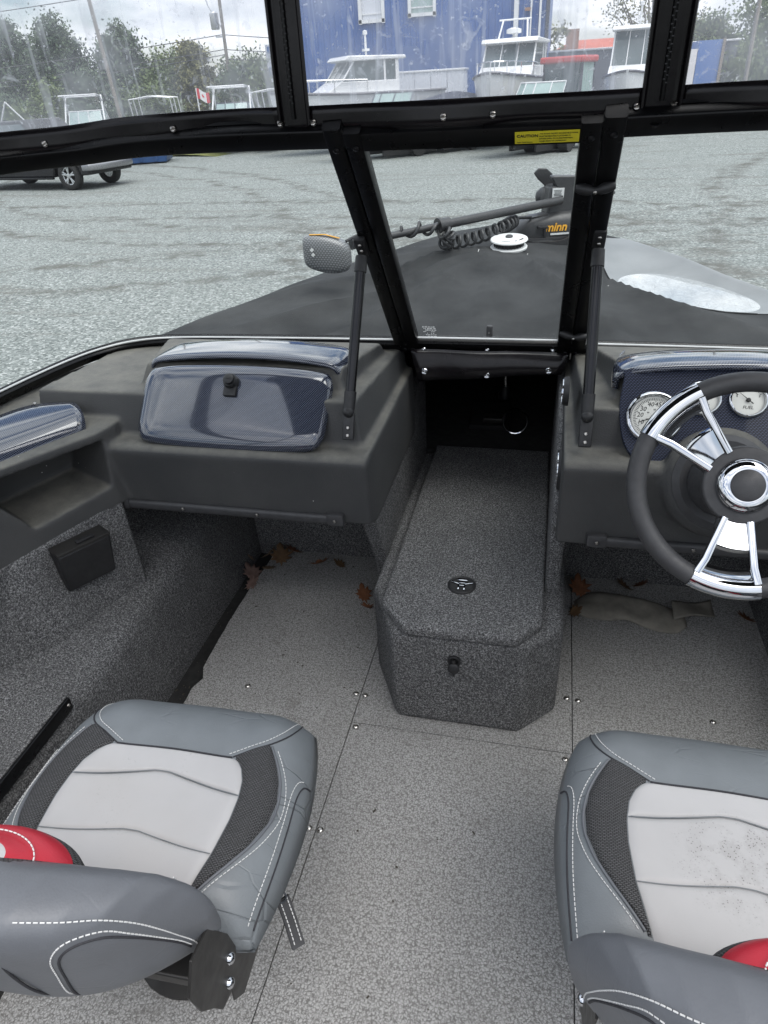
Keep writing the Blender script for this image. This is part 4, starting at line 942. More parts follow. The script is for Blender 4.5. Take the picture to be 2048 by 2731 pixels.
def seamx(y): return interp(y, [2.33, 2.36, 2.42, 2.495, 2.60, 2.75, 3.05, 3.3], [0.66, 0.52, 0.40, 0.327, 0.27, 0.215, 0.17, 0.16])
def wetf(u, v):
    y = 2.33 + 0.92 * v; x0 = seamx(y); x1 = XC + hw(y) + 0.010; x = x0 + (max(x1, x0 + 0.002) - x0) * u
    return (x, y, covz(x, y) + 0.0025)
G().grid(wetf, 40, 70).obj('wet_sheen_panel', 'wet_sheen', t, angle=180)
# seam
G().tube([Vector((seamx(y), y, covz(seamx(y), y) + 0.002)) for y in np.linspace(2.335, 3.25, 50)], 0.0025, 6).obj('seam', 'canvas', t)
# stays stitched below the vent
for dx in (-0.11, 0.075):
    G().tube([Vector((VX + dx, y, covz(VX + dx, y) + 0.002)) for y in (VY - 0.03, VY - 0.06, VY - 0.085)], 0.0012, 5).obj('thread', 'stitch', t)
# water lying in the sag
b = NB('puddle_water'); b.col((0.34, 0.36, 0.36)); b.set(Roughness=0.03, IOR=1.33, Specular_IOR_Level=1.0, Coat_Weight=1.0, Coat_IOR=1.9)
b.bump(b.noise(26, 4, 0.6, b.mapping((1.0, 0.5, 1), (0, 0, 0.6)), dist=1.2), 0.85, 0.03); M['water'] = b.m
PZ = covz(0.42, 2.70) + 0.030
g = G(); N = 60; V = [(0.42, 2.70, PZ)]
for k in range(N):
    a = 2 * pi * k / N; lo_, hi_ = 0.0, 0.7
    for _ in range(24):
        m2 = (lo_ + hi_) / 2; x, y = 0.42 + m2 * math.cos(a), 2.70 + m2 * math.sin(a)
        if covz(x, y) < PZ: lo_ = m2
        else: hi_ = m2
        if m2 > 0.42: hi_ = m2
    m2 = min(lo_ + 0.004, 0.42); V.append((0.42 + m2 * math.cos(a), 2.70 + m2 * math.sin(a), PZ))
o = mesh('water_puddle', V, [(0, 1 + k, 1 + (k + 1) % N) for k in range(N)], 'water'); tag(o, kind='structure')

# vent on the cover
zt_ = covz(VX, VY)
t = root('cover_vent', (VX, VY, zt_), 'round white-topped vent disc at the peak of the bow cover', 'vent')
na = Vector((0.0, -0.10, 1)).normalized(); c_ = Vector((VX, VY, zt_ + 0.002))
G().lathe([(0.070, 0), (0.071, 0.006), (0.066, 0.010), (0.040, 0.010), (0.001, 0.010)], c_, na, 40).obj('base_ring', 'white', t)
g = G().lathe([(0.052, 0.008), (0.052, 0.030), (0.001, 0.030)], c_, na, 30); g.obj('grille', 'rubber', t)
for k in range(26):
    a = 2 * pi * k / 26; u_ = na.cross(Vector((1, 0, 0))).normalized(); v_ = na.cross(u_); p = c_ + (u_ * math.cos(a) + v_ * math.sin(a)) * 0.056 + na * 0.020
    piece('fin', 'ventfin', lambda g: g.box((0, 0, 0), (0.003, 0.008, 0.018)), 'rubber', p, t)
tp_ = G().lathe([(0.070, 0.029), (0.072, 0.032), (0.070, 0.036), (0.045, 0.040), (0.018, 0.041), (0.0005, 0.0415)], c_, na, 44).obj('top_disc', 'white', t)
G().lathe([(0.014, 0.041), (0.014, 0.046), (0.011, 0.048), (0.0005, 0.048)], c_, na, 20).obj('button', 'dgrey', tp_)
r3 = random.Random(4); pg = G(); u_ = na.cross(Vector((1, 0, 0))).normalized(); v_ = na.cross(u_)
for a_, w_, h_ in [(-62 + 5.2 * k + (3 if k > 1 else 0), 0.0045, 0.010) for k in range(9)] + [(-118 + 3.1 * k, 0.003, 0.004) for k in range(12)]:
    if h_ > 0.005 and r3.random() < 0.1: continue
    a2 = math.radians(a_); rd = Vector((math.cos(a2), math.sin(a2), 0)); tg_ = Vector((-rd.y, rd.x, 0)); R_ = Matrix((tg_, rd, Vector((0, 0, 1)))).transposed()
    q = c_ + rd * 0.054; q.z = c_.z + 0.0395 - 0.10 * rd.y * -0.054 * 1.0
    pg.box(q, (w_ * 0.3, h_, 0.0012), R_ @ Matrix.Rotation(r3.uniform(-0.5, 0.5), 3, 'Z')); pg.box(q + tg_ * 0.0015, (w_ * 0.8, h_ * 0.18, 0.0012), R_)
pg.obj('rim_print', 'ink', tp_, smooth=False)
# pole under the vent and the pedal left in the dark bow well
t = root('cover_pole', (VX + 0.02, 2.62, 0.315), 'thin metal pole holding up the cover inside the dark bow well', 'pole')
G().tube([(VX, 2.80, zt_ - 0.01), (VX + 0.02, 2.70, 0.36)], 0.009, 12).obj('shaft', 'steel', t)
G().lathe([(0.03, 0), (0.03, 0.02), (0.012, 0.05)], (VX + 0.02, 2.70, 0.315), (0, 0, 1), 20).obj('foot', 'rubber', t)
t = root('foot_pedal', (-0.17, 2.45, 0.315), 'dark foot pedal with a ring lying in the bow well', 'pedal')
G().box((-0.19, 2.45, 0.335), (0.15, 0.16, 0.04), Matrix.Rotation(0.2, 3, 'X'), 0.012).obj('plate', 'rubber', t)
G().box((-0.17, 2.39, 0.36), (0.08, 0.05, 0.02), None, 0.005).obj('switch', 'plate', t)
ring = [Vector((-0.09 + 0.045 * math.cos(a), 2.34 + 0.01 * math.sin(a), 0.375 + 0.045 * math.sin(a))) for a in np.arange(0, 2 * pi, 0.3)]
G().tube(ring, 0.004, 8, closed=True).obj('ring', 'chrome', t)
# small cleat on the cover just beyond the gate
t = root('cover_cleat', (-0.163, 1.99, covz(-0.163, 1.99)), 'small grey strap end standing on the bow cover behind the gate', 'cleat')
bev(G().box((-0.163, 1.97, covz(-0.163, 1.97) + 0.018), (0.018, 0.012, 0.045)).obj('tab', 'dgrey', t), 0.004); G().box((-0.163, 1.965, covz(-0.163, 1.965) + 0.004), (0.034, 0.02, 0.006), None, 0.002).obj('foot', 'rubber', t)

# ------------------------------------------------------------------ trolling motor on the bow
t = root('trolling_motor', (0.0, 3.2, 0.82), 'dark grey electric trolling motor stowed on the bow with coiled cable', 'trolling motor')
sh0 = Vector((0.0, 3.13, 1.005)); sh1 = Vector((-0.70, 2.46, 0.974)); sa_ = (sh1 - sh0).normalized()
G().tube([sh0 - sa_ * 0.02, sh0 + (sh1 - sh0) * 0.60], 0.0165, 16).obj('shaft', 'motor', t)
G().tube([sh0 + (sh1 - sh0) * 0.58, sh1], 0.0125, 14).obj('inner_shaft', 'motor', t)
pm = sh0 + (sh1 - sh0) * 0.585
g = G().tube([pm - sa_ * 0.022, pm + sa_ * 0.022], 0.024, 18); g.tube([pm + sa_ * 0.020, pm + sa_ * 0.030], 0.028, 18); g.obj('collar', 'motor', t)
# head
hc = Vector((-0.775, 2.41, 0.952))
hs = [(-0.085, 0.012, 0.038), (-0.078, 0.030, 0.052), (-0.04, 0.040, 0.064), (0.02, 0.043, 0.066), (0.06, 0.038, 0.054), (0.078, 0.028, 0.042), (0.085, 0.010, 0.020)]
hd = Vector((0.985, 0.10, 0.0)).normalized(); hn = Vector((0, 0, 1)).cross(hd).normalized()
g = G(); V = []; Fh = []; n = 20
for k, (a, ry, rz) in enumerate(hs):
    for j in range(n):
        q = 2 * pi * j / n; cx2, sy2 = math.cos(q), math.sin(q); ex = lambda c2: math.copysign(abs(c2) ** 0.65, c2)
        V.append(hc + hd * a + hn * (ry * ex(cx2)) + Vector((0, 0, rz * ex(sy2) - 0.15 * a)))
for k in range(len(hs) - 1):
    for j in range(n): Fh.append((k * n + j, k * n + (j + 1) % n, (k + 1) * n + (j + 1) % n, (k + 1) * n + j))
Fh += [tuple(range(n))[::-1], tuple(range((len(hs) - 1) * n, len(hs) * n))]
hd_o = mesh('head', V, Fh, 'motor_dots', t, angle=50, mods=[('SUBSURF', dict(levels=1, render_levels=2))])
g = G().sweep([hc + hd * -0.055 - hn * 0.012 + Vector((0, 0, 0.066)), hc + hd * 0.0 - hn * 0.018 + Vector((0, 0, 0.0665)), hc + hd * 0.05 - hn * 0.014 + Vector((0, 0, 0.052))], [(-0.005, 0), (0.005, 0), (0.005, 0.002), (-0.005, 0.002)]); g.obj('yellow_stripe', 'orange', hd_o)
sd = -hn
g = G(); q = hc + hd * -0.045 + sd * 0.0425; g.box(q + Vector((0, 0, 0.022)), (0.010, 0.003, 0.010), Matrix.Rotation(0.785, 3, 'Y')); g.box(q + Vector((0.003, 0, 0.006)), (0.010, 0.003, 0.010), Matrix.Rotation(0.785, 3, 'Y')); g.obj('badge', 'white', hd_o)
g = G().tube([sh1 + sa_ * 0.0, sh1 - sa_ * 0.035], [0.020, 0.016], 14); g.tube(bez([hc + hd * 0.07 + Vector((0, 0, 0.04)), sh1 + Vector((0.03, 0, 0.03)), sh1 + Vector((0.06, 0.05, 0.02))], 6), 0.005, 8); g.obj('head_neck', 'rubber', t)
# coiled cable
ctrl = bez([pm + sa_ * 0.20 + Vector((0, 0, 0.005)), pm + sa_ * 0.08 + Vector((0, -0.01, 0.002)), pm + Vector((0.02, -0.03, -0.03)), Vector((-0.40, 2.72, 0.926)), Vector((-0.30, 2.82, 0.925)), Vector((-0.20, 2.93, 0.943)), Vector((-0.165, 3.02, 0.952))], 60)
L = len(ctrl); pts = []; turns = 21
acc = [0]; dens = []
for i in range(L): dens.append(0.38 if i < L * 0.30 else 1.0)
tot = 0; ph = []
for d_ in dens: tot += d_; ph.append(tot)
for i in range(L - 1):
    tg = (ctrl[i + 1] - ctrl[i]).normalized(); u_ = tg.cross(Vector((0, 0, 1))).normalized(); v_ = u_.cross(tg)
    for s_ in range(3):
        f_ = s_ / 3; p = ctrl[i].lerp(ctrl[i + 1], f_); a = 2 * pi * turns * (ph[i] + f_ * dens[i]) / tot; r_ = 0.0215 * min(1, i / 14, (L - i) / 14 + 0.1)
        pts.append(p + u_ * math.cos(a) * r_ + v_ * math.sin(a) * r_)
pts += [Vector((-0.15, 3.06, 0.955)), Vector((-0.10, 3.10, 0.948))]
G().tube(pts, 0.0062, 7).obj('coiled_cable', 'motor', t, angle=180)
# base housing on the bow
g = G(); secs = [(-0.165, 0.030, 0.030), (-0.150, 0.055, 0.058), (-0.10, 0.068, 0.085), (0.0, 0.074, 0.100), (0.13, 0.074, 0.104), (0.19, 0.068, 0.095), (0.22, 0.052, 0.07), (0.23, 0.03, 0.03)]
bd = Vector((0.96, 0.28, 0.0)).normalized(); bn = Vector((0, 0, 1)).cross(bd); bc = Vector((-0.02, 3.17, 0.862)); V = []; Fh = []; n = 18
for k, (a, ry, rz) in enumerate(secs):
    for j in range(n):
        q = pi * j / (n - 1); ex = lambda c2: math.copysign(abs(c2) ** 0.55, c2)
        V.append(bc + bd * a + bn * (ry * ex(math.cos(q))) + Vector((0, 0, rz * ex(math.sin(q)))))
for k in range(len(secs) - 1):
    for j in range(n - 1): Fh.append((k * n + j, k * n + j + 1, (k + 1) * n + j + 1, (k + 1) * n + j))
    Fh.append((k * n + n - 1, k * n, (k + 1) * n, (k + 1) * n + n - 1))
Fh += [tuple(range(n))[::-1], tuple(range((len(secs) - 1) * n, len(secs) * n))]
bo = mesh('base_housing', V, Fh, 'motor', t, angle=50)
text('lettering', 'minn KOTA', 0.046, 'orange', bo, bc + bd * -0.045 - bn * 0.0775 + Vector((0, 0, 0.034)), bd, (0, 0.12, 1), 0.0015, shear=0.25, bold=0.0012)
g = G().box(bc + bd * 0.10 - bn * 0.0775 + Vector((0, 0, 0.022)), (0.24, 0.003, 0.007), Matrix((bd, bn, Vector((0, 0, 1)))).transposed()); g.obj('print_line', 'white', bo)
RB = Matrix((bd, bn, Vector((0, 0, 1)))).transposed()
G().box(bc + bd * -0.06 + Vector((0, 0, 0.088)) - bn * 0.02, (0.07, 0.05, 0.006), RB @ Matrix.Rotation(-0.12, 3, 'Y'), 0.002).obj('top_window', 'plate', bo)
g = G().box(bc + bd * -0.055 - bn * 0.078 + Vector((0, 0, 0.052)), (0.042, 0.03, 0.010), RB, 0.004); g.box(bc + bd * -0.045 - bn * 0.078 + Vector((0, 0, 0.030)), (0.010, 0.012, 0.04), RB, 0.002); g.obj('release_knob', 'rubber', bo)
G().box(bc + Vector((0, 0, -0.012)) + bd * 0.03, (0.36, 0.17, 0.05), RB, 0.01).obj('mount_plate', 'rubber', t)
g = G().sweep(bez([bc + bd * -0.23 - bn * 0.06 + Vector((0, 0, 0.012)), bc + bd * -0.10 - bn * 0.13 + Vector((0, 0, -0.012)), bc + bd * 0.02 - bn * 0.13 + Vector((0, 0, -0.012)), bc + bd * 0.08 - bn * 0.09 + Vector((0, 0, 0.012))], 6), [(-0.004, -0.02), (0.004, -0.02), (0.004, 0.02), (-0.004, 0.02)]); g.obj('strap', 'rubber', t)
# stow block, foot pad, motor pod, prop
blk = Vector((0.005, 3.20, 0.985))
g = G(); frustum(g, [blk + RB @ Vector(p) for p in ((-0.062, -0.05, -0.05), (0.062, -0.05, -0.05), (0.062, 0.05, -0.05), (-0.062, 0.05, -0.05))], [blk + RB @ Vector(p) for p in ((-0.05, -0.045, 0.075), (0.058, -0.045, 0.075), (0.058, 0.05, 0.075), (-0.05, 0.05, 0.075))])
so2 = bev(g.obj('stow_block', 'motor', t), 0.014, 4)
q = blk + RB @ Vector((-0.018, -0.049, 0.048)); Rl = RB @ Matrix.Rotation(0.04, 3, 'X')
lb = G().box(q, (0.048, 0.004, 0.036), Rl).obj('warning_label', 'white', so2, smooth=False)
lg = G()
for k in range(5): lg.box(q + RB @ Vector((-0.002, -0.0026, 0.010 - 0.0048 * k)), (0.034 - 0.004 * (k % 3), 0.0006, 0.0018), Rl)
lg.box(q + RB @ Vector((0.016, -0.0026, -0.013)), (0.010, 0.0006, 0.005), Rl); lg.obj('label_print', 'ink', lb, smooth=False)
g = G().lathe([(0.055, 0), (0.055, 0.012), (0.03, 0.02), (0.001, 0.02)], blk + RB @ Vector((-0.035, -0.03, -0.062)), (0.2, -0.5, 0.85), 20); g.obj('foot_disc', 'motor', t)
pod0 = Vector((0.06, 3.28, 1.005)); pod = G().tube([pod0 + bd * a for a in (-0.14, -0.13, -0.10, 0.05, 0.12, 0.17, 0.185)], [0.02, 0.04, 0.047, 0.047, 0.040, 0.018, 0.004], 18); pod.obj('motor_pod', 'motor', t)
def blade(base, pts, th=0.006):
    g = G(); V = []; N = len(pts)
    for off in (-th / 2, th / 2):
        for a, z in pts: V.append(base + RB @ Vector((a, off + 0.10 * a * (z > 0.02), z)))
    return g.add(V, [tuple(range(N))[::-1], tuple(range(N, 2 * N))] + [(i, (i + 1) % N, N + (i + 1) % N, N + i) for i in range(N)])
bl = [(0.0, 0.0), (-0.02, 0.03), (-0.025, 0.06), (-0.055, 0.085), (-0.075, 0.11), (-0.055, 0.128), (-0.02, 0.125), (0.005, 0.105), (0.018, 0.07), (0.03, 0.02)]
bev(blade(Vector((-0.035, 3.26, 0.99)), bl, 0.012).obj('propeller_blade', 'motor', t), 0.004)
skeg = [(-0.05, 0.0), (-0.075, 0.035), (-0.070, 0.042), (0.03, 0.036), (0.065, 0.02), (0.06, -0.05), (0.0, -0.03)]
bev(blade(Vector((0.035, 3.19, 1.055)), skeg, 0.05).obj('skeg', 'motor', t), 0.006)
G().lathe([(0.040, 0), (0.036, 0.03), (0.02, 0.05), (0.001, 0.055)], Vector((-0.04, 3.27, 1.005)), -bd, 20).obj('propeller_hub', 'motor', t)
# ------------------------------------------------------------------ seats (authored about the port seat, then copied)
SX, SY = -0.602, 0.625
def seatP(a, e, off=0.0):
    """top surface of the cushion; a across (-1..1), e along (-1 back .. 1 front)"""
    A = max(-1, min(1, a)); E = max(-1, min(1, e))
    x = 0.262 * A * math.sqrt(1 - 0.30 * E * E * (1 if E > 0 else 0.5)); y = (0.250 if E > 0 else 0.212) * E * math.sqrt(1 - 0.20 * A * A)
    k = max(0.0, (1 - abs(A) ** 5.5) * (1 - abs(E) ** 5.5)) ** 0.5
    z = 0.362 + 0.084 * k + 0.014 * math.exp(-((abs(A) - 0.72) / 0.22) ** 2) * k - 0.020 * max(0, (E - 0.45) / 0.55) ** 2 - 0.006 * math.cos(min(1, abs(A)) * pi / 2) + 0.006 * max(0, -E)
    return Vector((SX + x, SY + y, z + off))
def seat(loc):
    t = root('boat_chair', (SX, SY, 0.0), 'x', 'chair', 'boat seats')
    # cushion body
    N = 56
    g = G(); top = [[seatP(2 * i / N - 1, 2 * j / N - 1) for j in range(N + 1)] for i in range(N + 1)]
    V = [p for r in top for p in r]
    low = [[Vector((p.x + (SX - p.x) * 0.03, p.y + (SY - p.y) * 0.03, 0.362 - 0.055 * max(0.0, (1 - abs(2 * i / N - 1) ** 8) * (1 - abs(2 * j / N - 1) ** 8)) ** 0.5)) for j, p in enumerate(r)] for i, r in enumerate(top)]
    idx = lambda i, j: i * (N + 1) + j
    F = [(idx(i, j), idx(i + 1, j), idx(i + 1, j + 1), idx(i, j + 1)) for i in range(N) for j in range(N)]
    off = len(V); V += [p for r in low for p in r]
    F += [(off + idx(i, j), off + idx(i, j + 1), off + idx(i + 1, j + 1), off + idx(i + 1, j)) for i in range(N) for j in range(N)]
    for k in range(N):
        F += [(idx(k, 0), off + idx(k, 0), off + idx(k + 1, 0), idx(k + 1, 0)), (idx(k + 1, N), off + idx(k + 1, N), off + idx(k, N), idx(k, N)),
              (idx(0, k + 1), off + idx(0, k + 1), off + idx(0, k), idx(0, k)), (idx(N, k), off + idx(N, k), off + idx(N, k + 1), idx(N, k + 1))]
    cu = mesh('cushion', V, F, 'lgrey', t, angle=180)
    # white centre: between ax(e) on both sides
    we = [-0.98, -0.75, -0.5, -0.2, 0.0, 0.14, 0.24, 0.30, 0.33]; wa = [0.50, 0.545, 0.585, 0.60, 0.595, 0.575, 0.535, 0.49, 0.44]
    me_ = [-0.80, -0.62, -0.40, -0.15, 0.05, 0.20, 0.30, 0.40, 0.47]; ma = [0.56, 0.68, 0.775, 0.83, 0.835, 0.81, 0.775, 0.73, 0.69]
    def pill(s_, h, p=10): return h * max(0.0, 1 - abs(2 * s_ - 1) ** p)
    ebreaks = [(-0.98, -0.43), (-0.43, 0.085), (0.085, 0.325)]
    def chev(eb, a): return eb - 0.0 if eb <= -0.98 or eb >= 0.32 else eb + 0.06 - 0.24 * max(0, abs(a) - 0.05)
    for e0, e1 in ebreaks:
        def f(u, v, e0=e0, e1=e1):
            a_n = 2 * u - 1
            aw = interp((e0 + e1) / 2, we, wa); aa = a_n * aw
            b0, b1 = chev(e0, aa), chev(e1, aa); 
            if e1 > 0.3: b1 = 0.318 + 0.012 * (1 - a_n * a_n)
            e = b0 + (b1 - b0) * v; aw = interp(e, we, wa); 
            return seatP(a_n * aw, e, 0.0005 + pill(u, 0.0055, 22) * (1 - abs(2 * v - 1) ** 22))
        G().grid(f, 44, 22).obj('white_panel', 'lwhite', t, angle=180)
    for s_ in (-1, 1):
        def f(u, v, s_=s_):
            e = -0.82 + (0.47 + 0.82) * v; ao = interp(e, me_, ma); ai = interp(e, we, wa) if e < 0.33 else 0.44 + (e - 0.33) * 1.75
            ai = min(ai + 0.006, ao); a = ai + (ao - ai) * u
            return seatP(s_ * a, e, 0.0004 + pill(u, 0.0045, 14) * (1 - abs(2 * v - 1) ** 30))
        G().grid(f, 12, 50).obj('mesh_panel', 'mesh', t, angle=180)
    # piped seams and white stitching
    def seam(path, name='seam', r=0.0015, mat='dstitch', off=0.0006):
        pts = bez([(a, e, 0) for a, e in path], 10); G().tube([seatP(p.x, p.y, off) for p in pts], r, 6).obj(name, mat, t, angle=180)
    def dashes(g, P, step=0.0068, ln=0.0048, r=0.0008):
        d_ = 0.0; nxt = 0.0; L = [0.0]
        for i in range(1, len(P)): L.append(L[-1] + (P[i] - P[i - 1]).length)
        X = [p.x for p in P]; Y = [p.y for p in P]; Z = [p.z for p in P]
        at_ = lambda s_: Vector((np.interp(s_, L, X), np.interp(s_, L, Y), np.interp(s_, L, Z)))
        while nxt + ln < L[-1]: g.tube([at_(nxt), at_(nxt + ln)], r, 5); nxt += step
    sg = G(); kg = G()
    def stitchpath(path, off=0.0012):
        pts = bez([(a, e, 0) for a, e in path], 10); dashes(sg, [seatP(p.x, p.y, off) for p in pts])
    for s_ in (-1, 1):
        outer = [(s_ * (interp(e, me_, ma) + 0.012), e) for e in np.linspace(-0.80, 0.46, 12)]
        seam(outer, r=0.0026, mat='lgrey2'); stitchpath([(s_ * (abs(a) + 0.038), e) for a, e in outer])
        corner = [(s_ * 0.445, 0.335), (s_ * 0.56, 0.40), (s_ * 0.70, 0.485), (s_ * 0.80, 0.62), (s_ * 0.865, 0.80), (s_ * 0.88, 0.93)]
        seam(corner); stitchpath([(a - s_ * 0.035, e + 0.022) for a, e in corner])
        side = [(s_ * 0.965, -0.90), (s_ * 0.95, -0.5), (s_ * 0.935, -0.1), (s_ * 0.93, 0.15), (s_ * 0.95, 0.28), (s_ * 0.985, 0.33)]
        seam(side); stitchpath([(a - s_ * 0.03, e + 0.01) for a, e in side])
    seam([(-0.44, 0.33), (0.0, 0.345), (0.44, 0.33)], r=0.0018)
    for eb in (-0.43, 0.085):
        aw = interp(eb, we, wa) - 0.005; pts = [(a, chev(eb, a)) for a in np.linspace(-aw, aw, 41)]
        G().tube([seatP(a, e, 0.0035) for a, e in pts], 0.0009, 6).obj('chevron_seam', 'lgrey', t, angle=180)
    sg.obj('stitching', 'stitch', cu, smooth=False, kind='stuff')
    # backrest: wrap-round pillow
    def backP(u, v, side, off=0.0):
        a = 2 * u - 1; e = 2 * v - 1
        A = abs(a)
        x = 0.230 * math.copysign(A ** 0.95, a) * (0.94 + 0.06 * v)
        z = 0.468 + v * interp(A, [0, 0.4, 0.6, 0.75, 0.86, 0.94, 1.0], [0.285, 0.272, 0.252, 0.228, 0.19, 0.145, 0.085]) + 0.012 * A ** 4
        y = 0.338 - 0.20 * (z - 0.49) + 0.058 * A ** 2.3
        thick = (0.062 - 0.008 * abs(a)) * max(0.0, (1 - abs(a) ** 6) * (1 - abs(e) ** 5)) ** 0.45
        ny = Vector((-0.55 * a * abs(a), -1.0, 0.17)).normalized()   # points aft
        p = Vector((SX + x, y, z)) + ny * (thick * side + off * side) + Vector((0, 0.0, 0.0))
        return p
    N = 120; Mv = 72; V = []; F = []; fm = []
    for side in (1, -1):
        k = len(V)
        V += [backP(i / N, j / Mv, side) for i in range(N + 1) for j in range(Mv + 1)]
        for i in range(N):
            for j in range(Mv):
                q = [k + i * (Mv + 1) + j, k + (i + 1) * (Mv + 1) + j, k + (i + 1) * (Mv + 1) + j + 1, k + i * (Mv + 1) + j + 1]
                F.append(tuple(q)); a = abs(2 * (i + 0.5) / N - 1)
                vv = (j + 0.5) / Mv; pr_ = math.hypot(a / 0.74, max(0, vv) / 0.98); fm.append(0 if side == 1 or pr_ > 1 else (1 if pr_ > 0.93 else (2 if pr_ > 0.66 else 3)))
    bk = mesh('backrest', V, F, ['lgrey2', 'mesh', 'red', 'lwhite'], t, angle=180, fm=fm)
    bm = bmesh.new(); bm.from_mesh(bk.data); bmesh.ops.remove_doubles(bm, verts=bm.verts, dist=1e-5); bmesh.ops.recalc_face_normals(bm, faces=bm.faces); bm.to_mesh(bk.data); bm.free(); bk.data.shade_smooth()
    bg_ = G()
    for s_ in (-1, 1):
        U = lambda a: (1 + s_ * a) / 2
        pth = [backP(U(a), v, 1, 0.0012) for a, v in [(0.985, 0.15), (0.98, 0.5), (0.965, 0.75), (0.93, 0.90), (0.86, 0.955), (0.75, 0.97), (0.6, 0.972), (0.4, 0.972)]]
        dashes(bg_, bez(pth, 8), 0.0065, 0.0046, 0.0009)
        pth2 = [backP(U(a), v, 1, 0.0004) for a, v in [(0.97, 0.30), (0.955, 0.55), (0.92, 0.74), (0.86, 0.84), (0.77, 0.88), (0.66, 0.84), (0.58, 0.72), (0.52, 0.5), (0.46, 0.25), (0.41, 0.06)]]
        G().tube(bez(pth2, 8), 0.0016, 6).obj('seam', 'dstitch', bk, angle=180)
        pth = [backP(U(a), v, 1, 0.0012) for a, v in [(0.975, 0.36), (0.96, 0.61), (0.925, 0.79), (0.86, 0.885), (0.77, 0.925), (0.645, 0.885), (0.56, 0.76), (0.50, 0.54), (0.44, 0.28), (0.39, 0.06)]]
        dashes(bg_, bez(pth, 8), 0.0065, 0.0046, 0.0009)
        pth = [backP(U(0.30), v, 1, 0.001) for v in (0.05, 0.3, 0.6, 0.92)]
        G().tube(bez(pth, 8), 0.0016, 6).obj('seam', 'dstitch', bk, angle=180)
        pth = [backP(U(0.80), v, -1, 0.002) for v in (0.1, 0.3, 0.6, 0.85)]; dashes(bg_, bez(pth, 8), 0.0065, 0.0046, 0.0009)
    bg_.obj('stitching', 'stitch', bk, smooth=False, kind='stuff')
    # padded lumbar section in front of the bolster: mesh rim, red band, white centre
    V = []; F = []; fm2 = []; NT, NR = 60, 40
    for i in range(NT + 1):
        th = 2 * pi * i / NT
        for j in range(NR + 1):
            r_ = j / NR * 1.25; rr_ = min(1.0, r_); k = max(0.0, r_ - 1.0) / 0.25
            V.append(Vector((SX + 0.112 * rr_ * math.cos(th) * (1 + 0.05 * k), 0.334 + (0.066 if math.sin(th) > 0 else 0.018) * rr_ * math.sin(th) * (1 + 0.05 * k), 0.722 - 0.055 * rr_ ** 3 - (0.20 if math.sin(th) > 0.05 else 0.03) * k + 0.004 * math.sin(min(1, rr_) * 9))))
    for i in range(NT):
        for j in range(NR):
            F.append((i * (NR + 1) + j, (i + 1) * (NR + 1) + j, (i + 1) * (NR + 1) + j + 1, i * (NR + 1) + j + 1)); r_ = (j + 0.5) / NR * 1.25
            fm2.append(0 if r_ < 0.28 else (1 if r_ < 0.90 else 2))
    lp = mesh('lumbar_pad', V, F, ['lwhite', 'red', 'mesh'], t, angle=180, fm=fm2)
    lg_ = G(); dashes(lg_, [Vector((SX + 0.112 * 0.56 * math.cos(th), 0.334 + 0.066 * 0.56 * math.sin(th), 0.722 - 0.055 * 0.56 ** 3 + 0.0012)) for th in np.linspace(-0.1 * pi, 1.1 * pi, 60)], 0.0065, 0.0046, 0.0009); lg_.obj('stitching', 'stitch', lp, smooth=False, kind='stuff')
    # hinge plates either side
    for s_ in (-1, 1):
        x = SX + s_ * 0.214
        g = G().prism([(0.395, 0.30), (0.40, 0.375), (0.44, 0.372), (0.50, 0.35), (0.52, 0.33), (0.50, 0.27), (0.42, 0.265)], 'x', x - 0.003 * s_, x); bev(g.obj('seat_side_plate', 'plate', t), 0.001)
        g = G().prism([(0.315, 0.50), (0.325, 0.44), (0.345, 0.40), (0.36, 0.36), (0.385, 0.35), (0.412, 0.362), (0.426, 0.40), (0.418, 0.45), (0.385, 0.53), (0.34, 0.54)], 'x', x + s_ * 0.003, x + s_ * 0.007); hp = bev(g.obj('hinge_plate', 'plate', t), 0.001)
        for y, z in ((0.405, 0.408), (0.388, 0.375)):
            g = G().lathe([(0.0085, 0), (0.008, 0.0035), (0.0055, 0.0065), (0.001, 0.008)], (x + s_ * 0.007, y, z), (s_, 0, 0), 18); g.obj('bolt', 'chrome', hp)
        G().box((x - s_ * 0.03, 0.30, 0.375), (0.05, 0.03, 0.022), None, 0.004).obj('stop', 'rubber', t)
    # pull strap on the inboard side
    s_ = 1; x = SX + 0.255
    st_ = G().sweep([(x - 0.01, 0.540, 0.325), (x + 0.006, 0.522, 0.29), (x + 0.022, 0.500, 0.262)], [(-0.011, -0.003), (0.011, -0.003), (0.011, 0.003), (-0.011, 0.003)], up=(0.6, -0.5, 0.6)).obj('pull_strap', 'dgrey', t)
    sg2 = G()
    for k in (-0.006, 0.006): dashes(sg2, [Vector((x - 0.008 + k * 0.7, 0.5385 + k * 0.7, 0.329)), Vector((x + 0.008 + k * 0.7, 0.5205 + k * 0.7, 0.294)), Vector((x + 0.024 + k * 0.7, 0.4985 + k * 0.7, 0.266))], 0.007, 0.005, 0.0009)
    sg2.obj('stitching', 'stitch', st_, smooth=False, kind='stuff')
    G().lathe([(0.008, 0), (0.0085, 0.003), (0.006, 0.003), (0.0055, 0)], (x - 0.010, 0.538, 0.331), (0.6, -0.5, 0.6), 16, cap=False).obj('grommet', 'chrome', st_)
    # pan, slide and pedestal
    bev(G().box((SX, SY - 0.02, 0.30), (0.40, 0.40, 0.025)).obj('seat_pan', 'plate', t), 0.004)
    G().tube([(SX, SY - 0.02, 0.29), (SX, SY - 0.02, 0.02)], 0.036, 20).obj('pedestal', 'rod', t)
